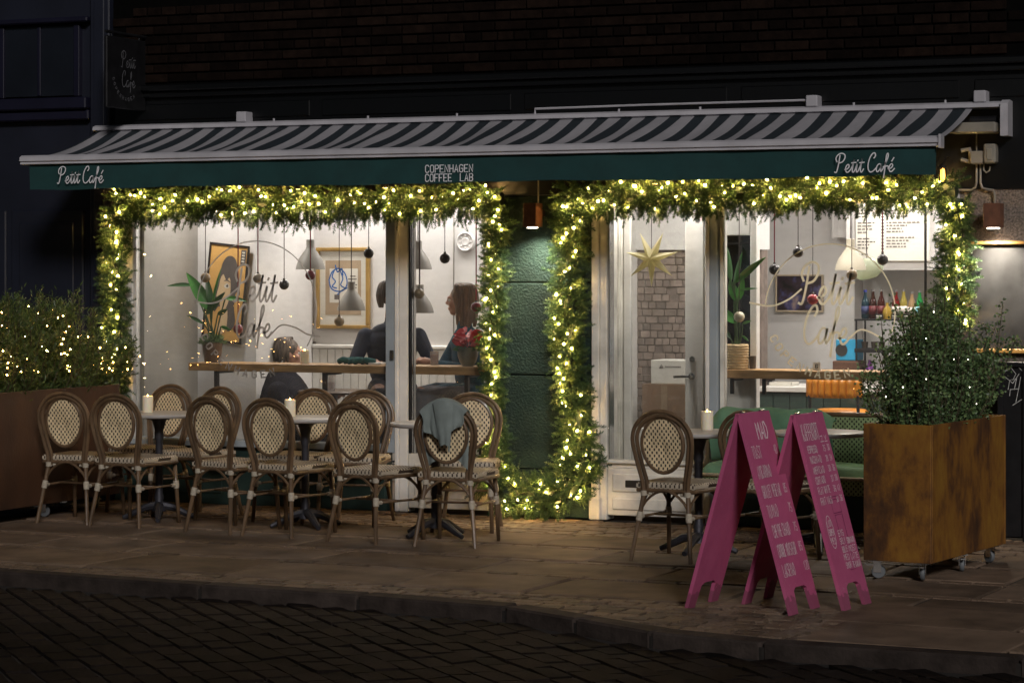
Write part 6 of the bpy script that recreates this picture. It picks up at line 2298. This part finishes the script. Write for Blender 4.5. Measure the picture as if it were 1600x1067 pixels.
    for p in nm.polygons:
        c_ = p.center
        i = 1
        if c_.z > nk.z + .018 and (c_ - hc).length < .26:
            i = 0
        elif any((c_ - w0).dot(d) > -.012 and (c_ - w0).length < .2 for w0, d in arm_pts):
            i = 0
        elif c_.z < hz + .06 and (c_.y > .1 or c_.z < hz - .06):
            i = 2
        idx.append(i)
    nm.polygons.foreach_set('material_index', idx)
    nm.polygons.foreach_set('use_smooth', [True] * len(idx))
    bo = bpy.data.objects.new('body', nm)
    C.objects.link(bo)
    _reg(bo, o, loc, rz)
    # eyes
    for s_ in (-1, 1):
        e = MB(); e.sphere(Hm @ Vector((s_ * .031, .074, .008)), .0125, 12, 8); e.part('eye', M['eye_white'], o, world=False, smooth=True)
        e = MB(); e.sphere(Hm @ Vector((s_ * .031, .0835, .008)), .0055, 8, 6); e.part('iris', M['iris'], o, world=False, smooth=True)
    # hair: overlapping locks over a cap
    h = MB()
    R3 = Matrix.Rotation(head_yaw, 3, 'Z')
    h.sphere(Hm @ Vector((0, -.022, .04)), (.083, .096, .09), 20, 14, M=R3)
    rr = random.Random(label)
    for i in range(70 if hair_long else 46):
        az = rr.uniform(-2.3, 2.3)          # around the head, 0 = straight back
        a = math.pi * 1.5 + az
        top = Vector((rr.uniform(-.02, .02), -.01 + rr.uniform(-.03, .03), .128))
        rad = (.086 + rr.uniform(0, .008), .1 + rr.uniform(0, .008))
        md_ = Vector((math.cos(a) * rad[0], math.sin(a) * rad[1] - .015, .045))
        front = abs(az) > 1.75
        if front and (not hair_long or abs(az) > 2.0):
            continue
        low = (-.17 if hair_long else -.05) + rr.uniform(-.025, .02)
        if front:
            lo_ = Vector((math.cos(a) * .09, -.03, low * .9 + .02))
            if abs(az) > 2.35:
                lo_ = Vector((math.copysign(.078, math.cos(a)), .05, .01))
        else:
            lo_ = Vector((math.cos(a) * rad[0] * (1.02 if hair_long else .92), math.sin(a) * rad[1] * .98 - .012, low))
        pts = smooth_path([top, (top + md_) / 2 + Vector((math.cos(a) * .02, math.sin(a) * .022, .024)), md_, (md_ + lo_) / 2 + Vector((math.cos(a) * .006, math.sin(a) * .006, 0)), lo_], 4)
        n = len(pts)
        h.tube([Hm @ Vector(p) for p in pts], [.012 + .005 * math.sin(math.pi * j / (n - 1)) - .007 * (j / (n - 1)) ** 3 for j in range(n)], 6)
    h.part('hair', hair_m, o, world=False, smooth=True)
    return o

def stool(label, x, y, h, m):
    o = thing('bar_stool' if h > .55 else 'cafe_chair', label, 'stool' if h > .55 else 'chair', (x, y, .05))
    b = MB(); b.lathe([(0, -.05), (.17, -.05), (.185, -.035), (.185, -.012), (.17, 0), (0, .002)], (x, y, h), 24); b.part('seat', m, o, smooth=True)
    for k in range(4):
        a = k * math.pi / 2 + .78
        b = MB(); b.tube([(x + .13 * math.cos(a), y + .13 * math.sin(a), h - .05), (x + .2 * math.cos(a), y + .2 * math.sin(a), .05)], .012, 8); b.part('leg', M['cast_iron'], o, smooth=True)
    b = MB(); b.tube([(x + .175 * math.cos(2 * math.pi * k / 20), y + .175 * math.sin(2 * math.pi * k / 20), .05 + (h - .1) * .35) for k in range(20)], .008, 6, closed=True); b.part('foot_ring', M['cast_iron'], o, smooth=True)
    return o

M['green_seat'] = mat('green_seat', (.02, .06, .04), .6)
YP = .85
mx_ = at(612, 560, YP).x
S2_ = .7
stool('green padded bar stool under the man in the navy jumper', mx_, YP, .05 + S2_, M['green_seat'])
person('man in a navy jumper at the window shelf, half behind the white post', (mx_, YP, .05), R(180 + 28), S2_, R(35), M['navy_knit'], M['trousers'], M['dark_hair'], False,
       (((-.31, .16, S2_ + .26), (-.13, .36, S2_ + .29), True), ((.3, .16, S2_ + .26), (.17, .38, S2_ + .29), False)), 1.12)
wx_ = at(738, 560, YP).x
stool('dark bar stool under the woman in profile', wx_, YP, .05 + S2_, M['dark_metal'])
person('brown haired woman in a blue top, in profile, holding a glass at the window shelf', (wx_, YP, .05), R(180 - 48), S2_ - .02, R(-30), M['blue_knit'], M['grey_wool'], M['brown_hair'], True,
       (((-.25, .14, S2_ + .26), (-.07, .33, S2_ + .3), True), ((.25, .16, S2_ + .26), (.09, .34, S2_ + .3), True)), .96)
gx = at(686, 552, .5)
gl = thing('drink_glass', 'glass of red drink with a straw held by the woman', 'glass', (gx.x, .42, ZL))
b = MB(); b.lathe([(.03, 0), (.034, .1), (.031, .1), (.028, .008), (0, .007)], (gx.x, .42, ZL), 18); b.part('tumbler', solid_glass('drink_glass', (.8, .75, .72), .25), gl, smooth=True)
b = MB(); b.lathe([(0, .009), (.027, .009), (.03, .075), (0, .075)], (gx.x, .42, ZL), 16); b.part('drink', solid_glass('red_drink', (.3, .05, .04), .7), gl, smooth=True)
b = MB(); b.tube([(gx.x, .42, ZL + .02), (gx.x - .045, .42, ZL + .15)], .003, 6); b.part('straw', M['ink_black'], gl)
px_ = at(434, 560, 1.25).x
stool('low chair under the person in the black puffer jacket', px_, 1.25, .05 + .25, M['dark_metal'])
pj = person('person with brown curly hair in a black puffer jacket, turned away at a low table', (px_, 1.25, .05), R(-72), .25, R(10), M['puffer'], M['trousers'], M['dark_hair'], False,
       (((-.34, .12, .6), (-.16, .4, .68), False), ((.34, .12, .6), (.16, .4, .68), False)), 1.45)
# quilted jacket, wide and rounded, worn by that person
def jk(u, v):
    a = 2 * math.pi * u
    zz = .24 + .66 * v
    w_ = .33 * (1 - .92 * v ** 2.6) ** .5 * (1 + .03 * abs(math.sin(v * 22)))
    dd = .31 * (1 - .92 * v ** 2.6) ** .5
    return (w_ * math.cos(a) * (1 + .03 * math.sin(7 * a + v * 9)), .02 + dd * math.sin(a) * (1 + .04 * math.sin(5 * a + v * 13)), zz + .012 * math.sin(6 * a))
b = MB(); b.grid(jk, 48, 26); b.part('jacket', M['puffer'], pj, smooth=True, world=False)
# low inside table with a glass and a candle
tx = at(492, 600, 1.15).x
it = thing('cafe_table', 'small dark inside table beside the person in the puffer jacket', 'table', (tx, 1.25, .05))
b = MB(); b.lathe([(0, -.025), (.28, -.025), (.29, -.01), (.28, 0), (0, .001)], (tx + .12, 1.25, .8), 28); b.part('table_top', mat('dark_table', (.07, .045, .03), .4), it, smooth=True)
b = MB(); b.lathe([(.2, 0), (.2, .015), (.03, .04), (.025, .72), (0, .724)], (tx + .12, 1.25, .05), 16); b.part('column', M['cast_iron'], it, smooth=True)
dg_ = at(513, 610, 1.05)
gl2 = thing('drink_glass', 'tall glass with a red drink on the inside table', 'glass', (dg_.x, 1.1, .801))
b = MB(); b.lathe([(.028, 0), (.036, .13), (.033, .13), (.026, .008), (0, .007)], (dg_.x, 1.1, .801), 18); b.part('tumbler', solid_glass('drink_glass', (.8, .78, .76), .25), gl2, smooth=True)
b = MB(); b.lathe([(0, .009), (.025, .009), (.029, .07), (0, .07)], (dg_.x, 1.1, .801), 16); b.part('drink', solid_glass('red_drink', (.35, .06, .05), .6), gl2, smooth=True)
